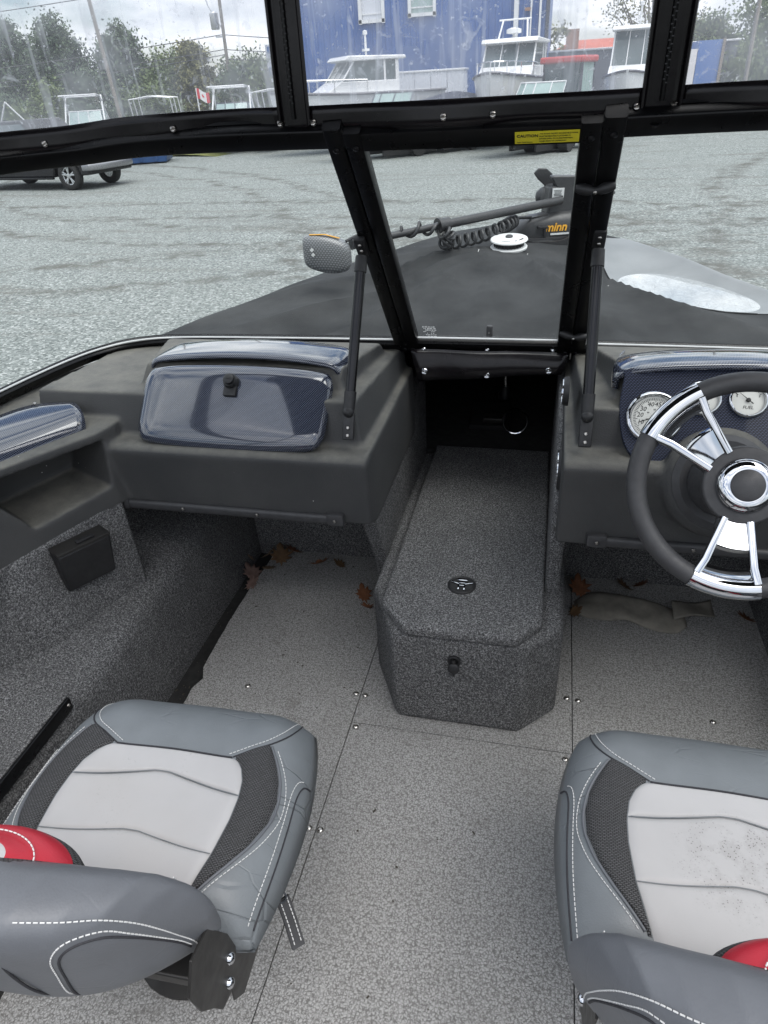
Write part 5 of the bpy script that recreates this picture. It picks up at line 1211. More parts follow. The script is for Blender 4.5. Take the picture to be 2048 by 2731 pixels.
    G().lathe([(0.12, 0), (0.12, 0.006), (0.06, 0.022), (0.036, 0.03)], (SX, SY - 0.02, 0.0), (0, 0, 1), 28).obj('pedestal_base', 'plate', t)
    return t
def copy_tree(o, parent=None):
    c = o.copy(); COL.objects.link(c)
    if parent is not None:
        mi = o.matrix_parent_inverse.copy(); c.parent = parent; c.matrix_parent_inverse = mi
    for ch in list(o.children): copy_tree(ch, c)
    return c
s1 = seat(None); s1['label'] = 'grey and white boat seat in front of the passenger console, beside the side bench'
s2 = copy_tree(s1); s2.location = (0.337, SY + 0.086, 0.0); s2['label'] = 'grey and white boat seat facing the steering wheel, speckled with mildew on its white panel'
s1.rotation_euler = (0, 0, math.radians(2.0))
for ch in s2.children:
    if ch.name.startswith(('backrest', 'lumbar')): ch.location += Vector((-0.026, -0.042, 0.0))     # this one is set further back
b = NB('mildewed_vinyl')
c = b.ramp(b.noise(5, 5), [(0.3, (0.39, 0.384, 0.382)), (0.7, (0.445, 0.438, 0.436))])
sp = b.ramp(b.vor(240), [(0.16, 1.0), (0.30, 0.0)])
gr = b.n.new('ShaderNodeTexGradient'); gr.gradient_type = 'SPHERICAL'; mpg = b.n.new('ShaderNodeMapping'); mpg.inputs['Location'].default_value = (4.75, -5.2, 0); mpg.inputs['Scale'].default_value = (8.0, 9.0, 0); b.link(b.tc.outputs['Object'], mpg.inputs['Vector']); b.link(mpg.outputs[0], gr.inputs['Vector'])
mk = b.math('MULTIPLY', b.ramp(gr.outputs['Fac'], [(0.05, 0.0), (0.6, 1.0)]), b.ramp(b.noise(34, 4, 0.7), [(0.46, 0.0), (0.60, 1.0)]))
c = b.mix(b.math('MULTIPLY', sp, mk), c, (0.10, 0.095, 0.09)); c = b.mix(b.math('MULTIPLY', mk, 0.28), c, (0.25, 0.24, 0.23))
b.col(c); b.set(Roughness=0.6, Specular_IOR_Level=0.3); b.bump(b.vor(500), 0.15, 0.0006)
for ch in s2.children:
    if ch.name.startswith('white_panel'): ch.material_slots[0].link = 'OBJECT'; ch.material_slots[0].material = b.m

# ------------------------------------------------------------------ leaves, rag
lm = {}
for nm, c in (('leaf_brown', (0.12, 0.07, 0.034)), ('leaf_tan', (0.18, 0.125, 0.08)), ('leaf_rust', (0.15, 0.058, 0.024)), ('leaf_pink', (0.17, 0.11, 0.09))): M[nm] = plain(nm, c, 0.7, 0, 0.3, 60, 0.3, 200)
oak = [(0, -0.05), (0.006, -0.025), (0.022, -0.032), (0.020, -0.016), (0.042, -0.016), (0.030, 0.0), (0.052, 0.012), (0.030, 0.018), (0.034, 0.040), (0.016, 0.030), (0.012, 0.052), (0.0, 0.062)]
oakf = oak + [(-x, y) for x, y in oak[::-1][1:-1]]
def leaf(x, y, z, s_, rot, tilt, mat, label, curl=6):
    r3 = random.Random(int(x * 1000) + int(y * 100)); V = [Vector((0, 0, 0))]; n = len(oakf)
    ring = [Vector((px * r3.uniform(0.85, 1.1), py, 0)) for px, py in oakf]
    V = [Vector((0, 0, 0.002))] + [p * 0.55 for p in ring] + ring
    V = [Vector((p.x, p.y, curl * p.x * p.x + 0.8 * curl * p.y * p.y * (0.3 if p.y < 0 else 1) + 0.10 * p.x)) for p in V]
    R = Matrix.Rotation(rot, 3, 'Z') @ Matrix.Rotation(tilt, 3, 'X') @ Matrix.Rotation(tilt * 0.6, 3, 'Y')
    V = [R @ (p * s_ * 0.85) for p in V]; zm = min(p.z for p in V); V = [Vector((x, y, z - zm)) + p for p in V]
    F = [(0, 1 + i, 1 + (i + 1) % n) for i in range(n)] + [(1 + i, 1 + n + i, 1 + n + (i + 1) % n, 1 + (i + 1) % n) for i in range(n)]
    o = mesh('fallen_leaf', V, F, mat, None, angle=180); md = o.modifiers.new('s', 'SOLIDIFY'); md.thickness = 0.0006
    tag(o, label, 'leaf', 'fallen leaves on the boat floor')
LT = 'pale tan curled leaf in the leaf pile under the passenger console'; LP = 'faded pinkish leaf in the floor gutter under the passenger console'
leaf(-0.880, 1.86, 0.004, 1.05, 0.4, 0.35, 'leaf_brown', 'largest brown oak leaf in the pile under the passenger console')
leaf(-0.835, 1.89, 0.012, 0.9, 2.2, 0.5, 'leaf_rust', 'rust coloured leaf leaning on the largest brown oak leaf')
for a in ((-0.93, 1.87, 0.0, 0.8, 4.0, 0.6, 'leaf_tan'), (-0.90, 1.80, 0.003, 0.7, 3.0, 0.3, 'leaf_tan'), (-0.985, 1.83, 0.005, 0.6, 2.0, 0.9, 'leaf_tan')): leaf(*a, LT)
for a in ((-0.955, 1.77, -0.012, 0.9, 1.0, 0.4, 'leaf_pink'), (-0.935, 1.71, -0.012, 0.75, 5.2, 0.5, 'leaf_pink')): leaf(*a, LP)
leaf(-0.722, 1.845, 0.0, 0.95, 3.4, 0.6, 'leaf_rust', 'rust brown leaf standing on edge at the bulkhead under the passenger console')
leaf(-0.655, 1.86, 0.0, 0.6, 1.4, 0.4, 'leaf_brown', 'narrow curled leaf by the bulkhead under the passenger console')
leaf(-0.528, 1.70, 0.0, 0.8, 0.6, 0.5, 'leaf_rust', 'orange brown leaf on the floor against the carpeted step box')
leaf(-0.500, 1.64, 0.0, 0.55, 2.6, 0.9, 'leaf_rust', 'small orange leaf tucked below another beside the step box')
leaf(0.165, 1.84, 0.0, 1.0, 0.3, 0.5, 'leaf_rust', 'large orange leaf beside the step box at the end of the cloth bag')
leaf(0.31, 1.88, 0.0, 0.8, 1.7, 0.5, 'leaf_brown', 'brown leaf behind the middle of the cloth bag')
leaf(0.36, 1.90, 0.0, 0.7, 3.7, 0.5, 'leaf_rust', 'rust leaf touching the bulkhead behind the cloth bag')
leaf(0.150, 1.73, 0.0, 0.6, 5.0, 0.5, 'leaf_brown', 'small brown leaf in front of the cloth bag end by the step box')
leaf(0.66, 1.78, 0.0, 0.8, 2.0, 0.4, 'leaf_rust', 'rust leaf alone on the floor below the steering wheel')
# crumpled grey rag / bag under the helm
M['rag'] = plain('dusty_bag', (0.21, 0.195, 0.165), 0.85, 0, 0.2, 25, 0.4, 120)
t = root('cloth_bag', (0.34, 1.76, 0.0), 'flat dusty beige cloth bag on the floor under the helm console', 'bag')
def ragf(u, v):
    x = 0.150 + 0.33 * u; w_ = 0.068 * (1 - (2 * u - 1) ** 4 * 0.6) + 0.006 * math.sin(u * 9)
    y = 1.765 + 0.02 * math.sin(u * 5) + w_ * (2 * v - 1); z = 0.004 + 0.020 * max(0, 1 - (2 * v - 1) ** 2) ** 0.6 * max(0, 1 - (2 * u - 1) ** 6) + 0.012 * noise.noise(Vector((x * 18, y * 18, 0)))
    return (x, y, max(0.003, z))
o = G().grid(ragf, 36, 16).obj('sack', 'rag', t, angle=180); md = o.modifiers.new('s', 'SOLIDIFY'); md.thickness = 0.003
def flapf(u, v): return (0.44 + 0.13 * u, 1.72 + 0.08 * v + 0.06 * u, 0.026 + 0.010 * math.sin(u * 4 + v * 2) - 0.015 * u)
o = G().grid(flapf, 10, 8).obj('flap', 'rag', t, angle=180); md = o.modifiers.new('s', 'SOLIDIFY'); md.thickness = 0.003
# ------------------------------------------------------------------ the yard beyond
nr = np.random.default_rng(5)
def paint(nm, c, rough=0.4, **k): M[nm] = plain(nm, c, rough, **k)
paint('gelcoat', (0.66, 0.67, 0.67), 0.25, var=0.06, vs=2); paint('pane', (0.05, 0.075, 0.08), 0.06, var=0.1, vs=3); paint('stripe', (0.03, 0.03, 0.045), 0.3)
paint('truck_paint', (0.006, 0.006, 0.007), 0.3, coat=0.15, vs=3, spec=0.3); paint('tyre', (0.018, 0.018, 0.018), 0.85, bump=0.4, bs=40); paint('alloy', (0.55, 0.56, 0.57), 0.25, metal=0.9)
paint('skip_blue', (0.02, 0.06, 0.16), 0.4, vs=4); paint('tractor_red', (0.42, 0.03, 0.025), 0.35, vs=4); paint('wood_pole', (0.22, 0.20, 0.17), 0.9, bump=0.4, bs=30, vs=4); paint('wire', (0.05, 0.05, 0.055), 0.6)
paint('roof_red', (0.42, 0.10, 0.06), 0.7, vs=2); paint('brick', (0.26, 0.15, 0.10), 0.85, vs=6); paint('trailer_grey', (0.12, 0.13, 0.15), 0.5, vs=1.5); paint('galv', (0.5, 0.51, 0.52), 0.35, metal=0.6, vs=8)
paint('flag_red', (0.55, 0.02, 0.03), 0.7); paint('sign_blue', (0.10, 0.19, 0.42), 0.5); paint('sign_white', (0.62, 0.64, 0.68), 0.5); paint('teal_glass', (0.30, 0.40, 0.38), 0.1, vs=2); paint('cover_navy', (0.018, 0.022, 0.04), 0.7, vs=3); paint('dark_boat', (0.03, 0.03, 0.036), 0.4, vs=3)
paint('hivis', (0.70, 0.66, 0.05), 0.6)
b = NB('blue_cladding'); c = b.ramp(b.noise(0.5, 5, 0.6), [(0.3, (0.030, 0.085, 0.26)), (0.7, (0.045, 0.115, 0.32))]); b.col(c); b.set(Roughness=0.45); M['cladding'] = b.m

class XF:
    """local (forward, left, up) to world"""
    def __init__(s, x, y, z, head): a = math.radians(head); s.o = Vector((x, y, z)); s.f = Vector((math.cos(a), math.sin(a), 0)); s.l = Vector((-math.sin(a), math.cos(a), 0)); s.R = Matrix((s.f, s.l, Vector((0, 0, 1)))).transposed()
    def __call__(s, p): return s.o + s.R @ Vector(p)
    def apply(s, g): g.V = [tuple(s(v)) for v in g.V]; return g

# --- pickup truck
def wheel(T, X, fx, ly, out):
    c_ = (fx, ly, 0.40); ax_d = (0, out, 0)
    ty = X.apply(G().lathe([(0.24, -0.11), (0.36, -0.13), (0.40, -0.09), (0.40, 0.09), (0.36, 0.13), (0.25, 0.11)], c_, ax_d, 36, cap=False)).obj('tyre', 'tyre', T, angle=60)
    g = G().lathe([(0.25, 0.11), (0.245, 0.06), (0.225, 0.05), (0.22, -0.05), (0.02, -0.05)], c_, ax_d, 32, cap=False); X.apply(g).obj('rim', 'alloy', ty)
    g = G()
    for k in range(5):
        a = 2 * pi * k / 5 + 0.3; d1 = Vector((math.cos(a), 0, math.sin(a)))
        for da in (-0.16, 0.16):
            d2 = Vector((math.cos(a + da), 0, math.sin(a + da))); g.sweep([Vector(c_) + Vector((0, out * 0.075, 0)) + d1 * 0.05, Vector(c_) + Vector((0, out * 0.085, 0)) + d2 * 0.24], rr(0.045, 0.03, 0.008), up=(0, out, 0))
    g.lathe([(0.075, 0.06), (0.07, 0.10), (0.03, 0.105), (0.001, 0.105)], c_, ax_d, 20); X.apply(g).obj('wheel_spokes', 'alloy', ty)
    g = G().lathe([(0.25, -0.04), (0.001, -0.04)], c_, ax_d, 24); X.apply(g).obj('brake', 'tyre', ty)
hdg = -8.6
ah = math.radians(hdg)
# near front wheel at (-14.6, 20.5): forward 1.9, left -0.84 in truck coordinates
f0 = Vector((math.cos(ah), math.sin(ah))); l0 = Vector((-math.sin(ah), math.cos(ah)))
tc_ = Vector((-14.56, 20.46)) - f0 * 1.85 + l0 * 0.86
X = XF(tc_.x, tc_.y, GZ, hdg)
t = root('pickup_truck', (tc_.x, tc_.y, GZ), 'black pickup truck with alloy wheels and chrome bumper parked on the gravel', 'truck')
side = [(-2.9, 0.62), (-2.9, 1.30), (-0.95, 1.32), (-0.80, 1.90), (0.45, 1.92), (1.05, 1.36), (2.55, 1.22), (2.72, 1.0), (2.72, 0.42), (2.36, 0.40)]
arch = lambda cx_: [(cx_ + 0.50 * math.cos(a), 0.42 + 0.50 * math.sin(a)) for a in np.linspace(0.15, pi - 0.15, 9)]
low = arch(1.85) + [(1.3, 0.36), (-1.15, 0.36)] + arch(-1.65)
g = G().prism(side + low, 'y', -0.98, 0.98)
for i, v in enumerate(g.V):
    if v[2] > 1.4: g.V[i] = (v[0], v[1] * 0.80, v[2])
bev(X.apply(g).obj('body', 'truck_paint', t), 0.05, 3)
for ly in (-0.86, 0.86):
    for fx in (1.85, -1.65): wheel(t, X, fx, ly, -1 if ly < 0 else 1)
g = G().prism([(-0.86, 1.0), (0.86, 1.0), (0.80, 0.60), (-0.80, 0.60)], 'x', 2.70, 2.76); X.apply(g).obj('grille', 'stripe', t)
for ly in (-0.78, 0.78):
    X.apply(G().box((2.62, ly, 1.02), (0.26, 0.34, 0.26), None, 0.04)).obj('headlight', 'pane', t)
g = G(); g.sweep([(2.52, -1.0, 0.62), (2.72, -0.97, 0.62), (2.86, -0.6, 0.62), (2.88, 0.6, 0.62), (2.72, 0.97, 0.62), (2.52, 1.0, 0.62)], rr(0.10, 0.18, 0.04, 4)); paint('bumper_steel', (0.30, 0.30, 0.31), 0.3, metal=0.8); X.apply(g).obj('front_bumper', 'bumper_steel', t)
for s_ in (-1, 1):
    g = G().prism([(-0.72, 1.38), (-0.62, 1.80), (0.38, 1.82), (0.92, 1.38)], 'y', s_ * 0.80, s_ * 0.985); 
    for i, v in enumerate(g.V): g.V[i] = (v[0], v[1] * (0.86 if v[2] > 1.5 else 1.0), v[2])
    X.apply(g).obj('side_window', 'pane', t, smooth=False)
    X.apply(G().box((0, s_ * 1.0, 0.34), (2.6, 0.08, 0.06), None, 0.02)).obj('running_board', 'truck_paint', t)
    X.apply(G().box((0.95, s_ * 1.08, 1.38), (0.12, 0.16, 0.20), None, 0.03)).obj('mirror', 'truck_paint', t)
    X.apply(G().box((0.1, s_ * 0.992, 1.12), (0.16, 0.02, 0.03), None, 0.006)).obj('door_handle', 'truck_paint', t)

# --- blue skip / container
t = root('blue_container', (-17.0, 28.6, GZ), 'dark blue steel skip standing on the gravel behind the pickup', 'skip')
X = XF(-17.2, 28.9, GZ, 20)
g = G().prism([(-1.3, 0.05), (1.3, 0.05), (1.6, 1.4), (-1.6, 1.4)], 'y', -0.9, 0.9); bev(X.apply(g).obj('body', 'skip_blue', t), 0.02)
for fx in (-0.9, -0.3, 0.3, 0.9): X.apply(G().box((fx, -0.93, 0.72), (0.08, 0.05, 1.25))).obj('rib', 'skip_blue', t)

# --- blue building
t = root('blue_building', (-8.3, 38, GZ), 'tall blue corrugated steel boatyard building with pale framed windows', 'building')
g = G(); xs = []; x = -13.7
while x < -1.05:
    xs += [(x, 0.0), (x + 0.16, 0.0), (x + 0.20, -0.035), (x + 0.26, -0.035)]; x += 0.30
xs = [p for p in xs if p[0] < -1.05] + [(-1.05, 0.0)]
wins = [(-9.54, -8.48, 3.92, 5.5), (-7.20, -6.09, 4.02, 5.5)]
zs = [GZ, 3.92, 4.02, 5.5, 9.5]
V = [(px, 38 + dy, z) for px, dy in xs for z in zs]; nz_ = len(zs); F = []
for i in range(len(xs) - 1):
    for j in range(nz_ - 1):
        cxm = (xs[i][0] + xs[i + 1][0]) / 2; czm = (zs[j] + zs[j + 1]) / 2
        if any(w0 < cxm < w1 and z0 < czm < z1 for w0, w1, z0, z1 in wins): continue
        F.append((i * nz_ + j, (i + 1) * nz_ + j, (i + 1) * nz_ + j + 1, i * nz_ + j + 1))
mesh('wall', V, F, 'cladding', t, smooth=False)
G().box((-1.20, 43, 4.25), (0.3, 9.9, 10.5)).obj('side_wall', 'cladding', t, smooth=False); G().box((-7.4, 48, 4.25), (12.4, 0.2, 10.5)).obj('side_wall', 'cladding', t, smooth=False); G().box((-13.75, 43, 4.25), (0.2, 9.8, 10.5)).obj('side_wall', 'cladding', t, smooth=False)
G().box((-7.4, 43, 9.6), (13.2, 10.6, 0.25)).obj('roof', 'trailer_grey', t, smooth=False)
for w0, w1, z0, z1 in wins:
    g = G()
    for a in ((w0 - 0.02, (z0 + z1) / 2, 0.14, z1 - z0 + 0.2), (w1 + 0.02, (z0 + z1) / 2, 0.14, z1 - z0 + 0.2)): g.box((a[0], 37.93, a[1]), (a[2], 0.16, a[3]))
    for z in (z0, z1): g.box(((w0 + w1) / 2, 37.93, z), (w1 - w0 + 0.2, 0.16, 0.14))
    fr = g.obj('window', 'gelcoat', t, smooth=False)
    G().box(((w0 + w1) / 2, 38.06, (z0 + z1) / 2), (w1 - w0, 0.04, z1 - z0)).obj('pane', 'teal_glass' if w0 > -8 else 'sign_white', fr, smooth=False)
    G().box(((w0 + w1) / 2, 38.02, z0 + 0.28), (w1 - w0, 0.05, 0.05)).obj('sash', 'gelcoat', fr, smooth=False)
for x, w_ in ((-2.40, 0.20), (-1.75, 0.07), (-1.35, 0.09)): G().box((x, 37.88, 4.2), (w_, 0.12, 10.3)).obj('downpipe', 'gelcoat', t, smooth=False)
G().box((-1.02, 37.98, 4.2), (0.14, 0.2, 10.4)).obj('corner_trim', 'cover_navy', t, smooth=False)
G().box((-1.9, 37.85, 3.9), (0.25, 0.15, 0.12)).obj('wall_lamp', 'brick', t, smooth=False)

# --- far boats
def hull(X, T, L, B, H, z0, mat='gelcoat', name='hull', stripe=True):
    st = [(-0.5, 0.95, 1.0), (-0.2, 1.0, 1.0), (0.1, 0.97, 1.02), (0.3, 0.80, 1.06), (0.42, 0.50, 1.10), (0.48, 0.22, 1.14), (0.50, 0.03, 1.15)]
    g = G(); n = 9; V = []; F = []
    for k, (a, bw, hh) in enumerate(st):
        for j in range(n):
            q = 2 * j / (n - 1) - 1; s_ = abs(q); r = 1 - max(0, (a - 0.1)) * 0.35 * (1 - min(1, 2 - 2 * s_ if s_ > 0.5 else 1)); 
            yy = (B / 2) * bw * math.copysign((s_ / 0.5) * 0.78 if s_ < 0.5 else 0.78 + 0.22 * (s_ - 0.5) / 0.5, q); zz = z0 + H * hh * (0.30 * s_ / 0.5 if s_ < 0.5 else 0.30 + 0.70 * (s_ - 0.5) / 0.5) + max(0, a - 0.2) * H * 0.9 * max(0, 1 - s_)
            V.append((a * L + (0.06 * L * (s_ - 0.2) if a > 0.35 else 0), yy, zz))
    m_ = len(st)
    for k in range(m_ - 1):
        for j in range(n - 1): F.append((k * n + j, (k + 1) * n + j, (k + 1) * n + j + 1, k * n + j + 1))
    F += [tuple(range(n)), tuple(range((m_ - 1) * n, m_ * n))[::-1]]
    F += [(k * n, k * n + n - 1, (k + 1) * n + n - 1, (k + 1) * n) for k in range(m_ - 1)]
    g.add(V, F); h_ = X.apply(g).obj(name, mat, T, angle=30)
    if stripe:
        for s_ in (-1, 1):
            g = G().tube([(a * L + (0.048 * L if a > 0.35 else 0), s_ * (B / 2 * bw + 0.02), z0 + H * hh - 0.05) for a, bw, hh in st], 0.045, 6); X.apply(g).obj('rub_rail', 'stripe', T)
    return h_
def cabin_boat(x, y, head, L, B, z0, H, label, cab0, cab1, ch, mast=True, rails=True):
    X = XF(x, y, GZ, head); t = root('cabin_boat', (x, y, GZ), label, 'boat', 'white cabin boats by the blue building')
    hull(X, t, L, B, H, z0)
    # keel blocks under it
    for fx in (-0.25, 0.1): X.apply(G().box((fx * L, 0, z0 / 2 + 0.1), (0.3, 0.6, z0 + 0.2))).obj('keel_block', 'wood_pole', t)
    dz = z0 + H
    fp = [(cab0, dz), (cab0, dz + ch), (cab1 - 0.55, dz + ch), (cab1 + 0.25, dz + 0.30), (cab1 + 0.3, dz)]
    wB = B * 0.40
    g = G().prism([(cab0, dz), (cab0, dz + 0.38), (cab1 + 0.12, dz + 0.38), (cab1 + 0.7, dz + 0.05), (cab1 + 0.7, dz)], 'y', -wB, wB); bev(X.apply(g).obj('cabin', 'gelcoat', t), 0.04)
    g = G().prism([(cab0 + 0.1, dz + 0.38), (cab0 + 0.1, dz + ch), (cab1 - 0.50, dz + ch), (cab1 + 0.05, dz + 0.38)], 'y', -wB * 0.95, wB * 0.95); X.apply(g).obj('glasshouse', 'pane', t, smooth=False)
    # pillars
    for s_ in (-1, -0.33, 0.33, 1):
        g = G().tube([(cab1 + 0.08, s_ * wB * 0.95, dz + 0.36), (cab1 - 0.48, s_ * wB * 0.93, dz + ch)], 0.035 if abs(s_) == 1 else 0.022, 6); X.apply(g).obj('pillar', 'gelcoat', t)
    for s_ in (-1, 1):
        g = G().box((cab0 + 0.6, s_ * wB * 0.96, dz + ch * 0.68), (0.08, 0.03, ch * 0.65)); g.box((cab0 + 0.08, s_ * wB * 0.96, dz + ch * 0.6), (0.14, 0.05, ch * 0.85)); X.apply(g).obj('pillar', 'gelcoat', t)
    g = G().prism([(cab0 - 0.3, dz + ch), (cab0 - 0.25, dz + ch + 0.12), (cab1 - 0.2, dz + ch + 0.16), (cab1 - 0.05, dz + ch + 0.02), (cab1 - 0.3, dz + ch - 0.03)], 'y', -wB * 1.05, wB * 1.05); bev(X.apply(g).obj('roof', 'gelcoat', t), 0.04)
    if mast:
        mx_ = (cab0 + cab1) / 2 - 0.2
        g = G().tube([(mx_, 0, dz + ch + 0.1), (mx_, 0, dz + ch + 0.85)], 0.045, 8); g.box((mx_, 0, dz + ch + 0.35), (0.2, 0.3, 0.08)); g.lathe([(0.02, 0), (0.09, 0.03), (0.09, 0.14), (0.02, 0.17)], (mx_, 0, dz + ch + 0.82), (0, 0, 1), 12); X.apply(g).obj('mast', 'gelcoat', t)
    else:
        mx_ = cab1 - 1.0; g = G()
        for s_ in (-1, 1): g.tube([(mx_ + 0.3, s_ * 0.55, dz + ch + 0.1), (mx_ - 0.1, s_ * 0.45, dz + ch + 0.75)], 0.035, 6)
        g.tube([(mx_ - 0.1, -0.6, dz + ch + 0.75), (mx_ - 0.1, 0.6, dz + ch + 0.75)], 0.035, 6); X.apply(g).obj('radar_arch', 'gelcoat', t)
        g = G().lathe([(0.02, 0), (0.28, 0.04), (0.28, 0.16), (0.1, 0.22), (0.01, 0.22)], (mx_ + 0.1, 0, dz + ch + 0.28), (0, 0, 1), 20); g.tube([(mx_ + 0.1, 0, dz + ch + 0.1), (mx_ + 0.1, 0, dz + ch + 0.3)], 0.05, 8); X.apply(g).obj('radar_dome', 'gelcoat', t)
    if rails:
        rl = [(0.0, 0.94), (0.2, 0.88), (0.34, 0.66), (0.44, 0.36), (0.49, 0.06)]
        pt = [(a * L, bw * B / 2 * 0.95, dz + 0.42 + a * 0.2) for a, bw in rl] + [(a * L, -bw * B / 2 * 0.95, dz + 0.42 + a * 0.2) for a, bw in rl[::-1]]
        g = G().tube(pt, 0.022, 6)
        for p in pt[::1]: g.tube([p, (p[0], p[1], dz + 0.02)], 0.018, 6)
        X.apply(g).obj('rail', 'chrome', t)
    return t
cabin_boat(-8.1, 31.0, 215, 6.6, 2.6, 0.62, 1.42, 'white cabin boat with mast and slanted windscreen before the building', -1.4, 0.9, 1.05)
cabin_boat(-2.05, 31.5, 262, 6.8, 2.5, 0.60, 1.62, 'white cabin boat with radar arch, bow toward the gravel yard', -1.6, 0.9, 1.10, mast=False)
cabin_boat(2.75, 36.0, 262, 6.5, 2.4, 0.55, 1.5, 'white pilothouse boat standing past the red-roofed tractor', -1.2, 0.6, 1.6, mast=True, rails=False)
def runabout(x, y, head, L, B, z0, H, mat, label, ws=True, cover=None, name='runabout'):
    X = XF(x, y, GZ, head); t = root(name, (x, y, GZ), label, 'boat', 'small boats parked in the yard')
    hull(X, t, L, B, H, z0, mat)
    g = G().box((-0.1 * L, 0, z0 * 0.5), (L * 0.7, 0.12, 0.12))
    for s_ in (-1, 1): g.lathe([(0.30, -0.09), (0.30, 0.09), (0.12, 0.09)], (-0.15 * L, s_ * B * 0.42, 0.30), (0, 1, 0), 16); g.box((-0.1 * L, s_ * B * 0.3, z0 * 0.6), (L * 0.5, 0.08, z0 * 0.8))
    X.apply(g).obj('trailer', 'tyre', t)
    dz = z0 + H
    if ws:
        q = [(-0.05 * L, B * 0.42), (0.10 * L, B * 0.38), (0.16 * L, B * 0.12), (0.16 * L, -B * 0.12), (0.10 * L, -B * 0.38), (-0.05 * L, -B * 0.42)]
        for i in range(len(q) - 1):
            a, c_ = q[i], q[i + 1]; g = G().add([(a[0], a[1], dz), (c_[0], c_[1], dz), (c_[0] - 0.35, c_[1] * 0.92, dz + 0.62), (a[0] - 0.35, a[1] * 0.92, dz + 0.62)], [(0, 1, 2, 3)]); o = X.apply(g).obj('windscreen_pane', 'teal_glass', t, smooth=False); md = o.modifiers.new('s', 'SOLIDIFY'); md.thickness = 0.02
        g = G().tube([(a - 0.35, c_ * 0.92, dz + 0.62) for a, c_ in q], 0.025, 6)
        for a, c_ in q: g.tube([(a, c_, dz), (a - 0.35, c_ * 0.92, dz + 0.62)], 0.02, 6)
        X.apply(g).obj('windscreen_frame', 'gelcoat' if mat != 'gelcoat' else 'stripe', t)
    if cover:
        def cf(u, v): a = -0.48 + 0.92 * u; e = 2 * v - 1; W = B / 2 * interp(a, [-0.5, 0.1, 0.3, 0.45], [0.95, 0.97, 0.8, 0.3]); return (a * L, e * W, dz + 0.02 + cover * (1 - abs(e) ** 1.6) * math.sin(pi * min(1, 0.12 + u)) )
        X.apply(G().grid(cf, 16, 10)).obj('cover', 'cover_navy', t)
    return t
runabout(-6.1, 27.6, 225, 4.6, 1.9, 0.45, 0.95, 'gelcoat', 'open runabout with pale glass windscreen parked before the mast boat')
runabout(-4.35, 29.0, 240, 4.8, 1.9, 0.55, 1.0, 'gelcoat', 'small white boat with dark striped side between the cabin boats', ws=False, cover=0.35)
runabout(-0.9, 27.0, 235, 4.4, 1.8, 0.5, 0.95, 'dark_boat', 'dark runabout with tall green-tinted windscreen next to the tractor')
# white panelled shed box behind the runabouts
t = root('storage_box', (-5.6, 35.5, GZ), 'white panelled storage box against the blue building', 'storage box')
for k in range(4): G().box((-6.85 + 0.72 * k, 35.5, GZ + 1.32), (0.70, 1.4, 2.6)).obj('panel', 'sign_white', t, smooth=False)
bev(G().box((-5.77, 35.5, GZ + 2.66), (3.0, 1.5, 0.08)).obj('lid', 'gelcoat', t), 0.02)

# --- red-roofed tractor
t = root('tractor', (0.0, 28.5, GZ), 'small tractor with a red cab roof beside the parked boats', 'tractor')
X = XF(0.05, 28.6, GZ, 250)
bev(X.apply(G().box((0.0, 0, 2.66), (1.5, 1.55, 0.20))).obj('cab_roof', 'tractor_red', t), 0.06)
g = G()
for fx in (-0.65, 0.60):
    for s_ in (-1, 1): g.tube([(fx, s_ * 0.66, 1.1), (fx * 0.95, s_ * 0.66, 2.6)], 0.045, 6)
X.apply(g).obj('cab_frame', 'stripe', t)
for s_ in (-1, 1): X.apply(G().box((0, s_ * 0.66, 1.85), (1.2, 0.02, 1.4))).obj('cab_glass', 'teal_glass', t, smooth=False)
X.apply(G().box((0.58, 0, 1.85), (0.02, 1.25, 1.4))).obj('cab_glass', 'pane', t, smooth=False)
bev(X.apply(G().box((1.2, 0, 1.05), (1.3, 0.75, 0.75))).obj('bonnet', 'tractor_red', t), 0.08)
X.apply(G().box((0.0, 0, 0.95), (1.4, 1.1, 0.4), None, 0.05)).obj('chassis', 'stripe', t)
for fx, r_, ly in ((-0.3, 0.62, 0.75), (1.45, 0.38, 0.62)):
    for s_ in (-1, 1): X.apply(G().lathe([(r_ * 0.5, -0.16), (r_, -0.16), (r_, 0.16), (r_ * 0.5, 0.16), (0.05, 0.1)], (fx, s_ * ly, r_), (0, 1, 0), 24)).obj('wheel', 'tyre', t)
X.apply(G().box((0.75, -0.75, 1.55), (0.5, 0.3, 0.42), Matrix.Rotation(0.3, 3, 'Y'), 0.08)).obj('jacket', 'hivis', t)

# --- house and long shed
t = root('brick_house', (0.4, 62, GZ), 'house with a red tiled roof and brick chimney beyond the yard', 'house')
G().box((0.3, 64, 0.6), (5.6, 6, 3.2)).obj('wall', 'brick', t, smooth=False)
g = G().prism([(-3.2, 2.1), (0.0, 3.45), (3.4, 3.45), (3.4, 2.1)], 'y', 60.8, 67.2); g.V = [(x + 0.3 if z < 3 else x + 0.3, (64 if z > 3 else y), z) for x, y, z in g.V]; g.obj('roof', 'roof_red', t, smooth=False)
G().box((0.2, 62.8, 3.3), (0.9, 0.8, 1.6)).obj('chimney', 'brick', t, smooth=False)
t = root('long_shed', (3.5, 46, GZ), 'long low grey trailer row behind the tractor', 'trailer')
for k in range(5): G().box((-0.2 + 1.9 * k, 46, GZ + 1.75), (1.88, 2.2, 2.9)).obj('panel', 'trailer_grey', t, smooth=False)
bev(G().box((3.6, 46, GZ + 3.26), (9.7, 2.4, 0.1)).obj('roof', 'galv', t), 0.02)
t = root('box_trailer', (5.9, 40, GZ), 'blue and white box trailer under the trees', 'trailer')
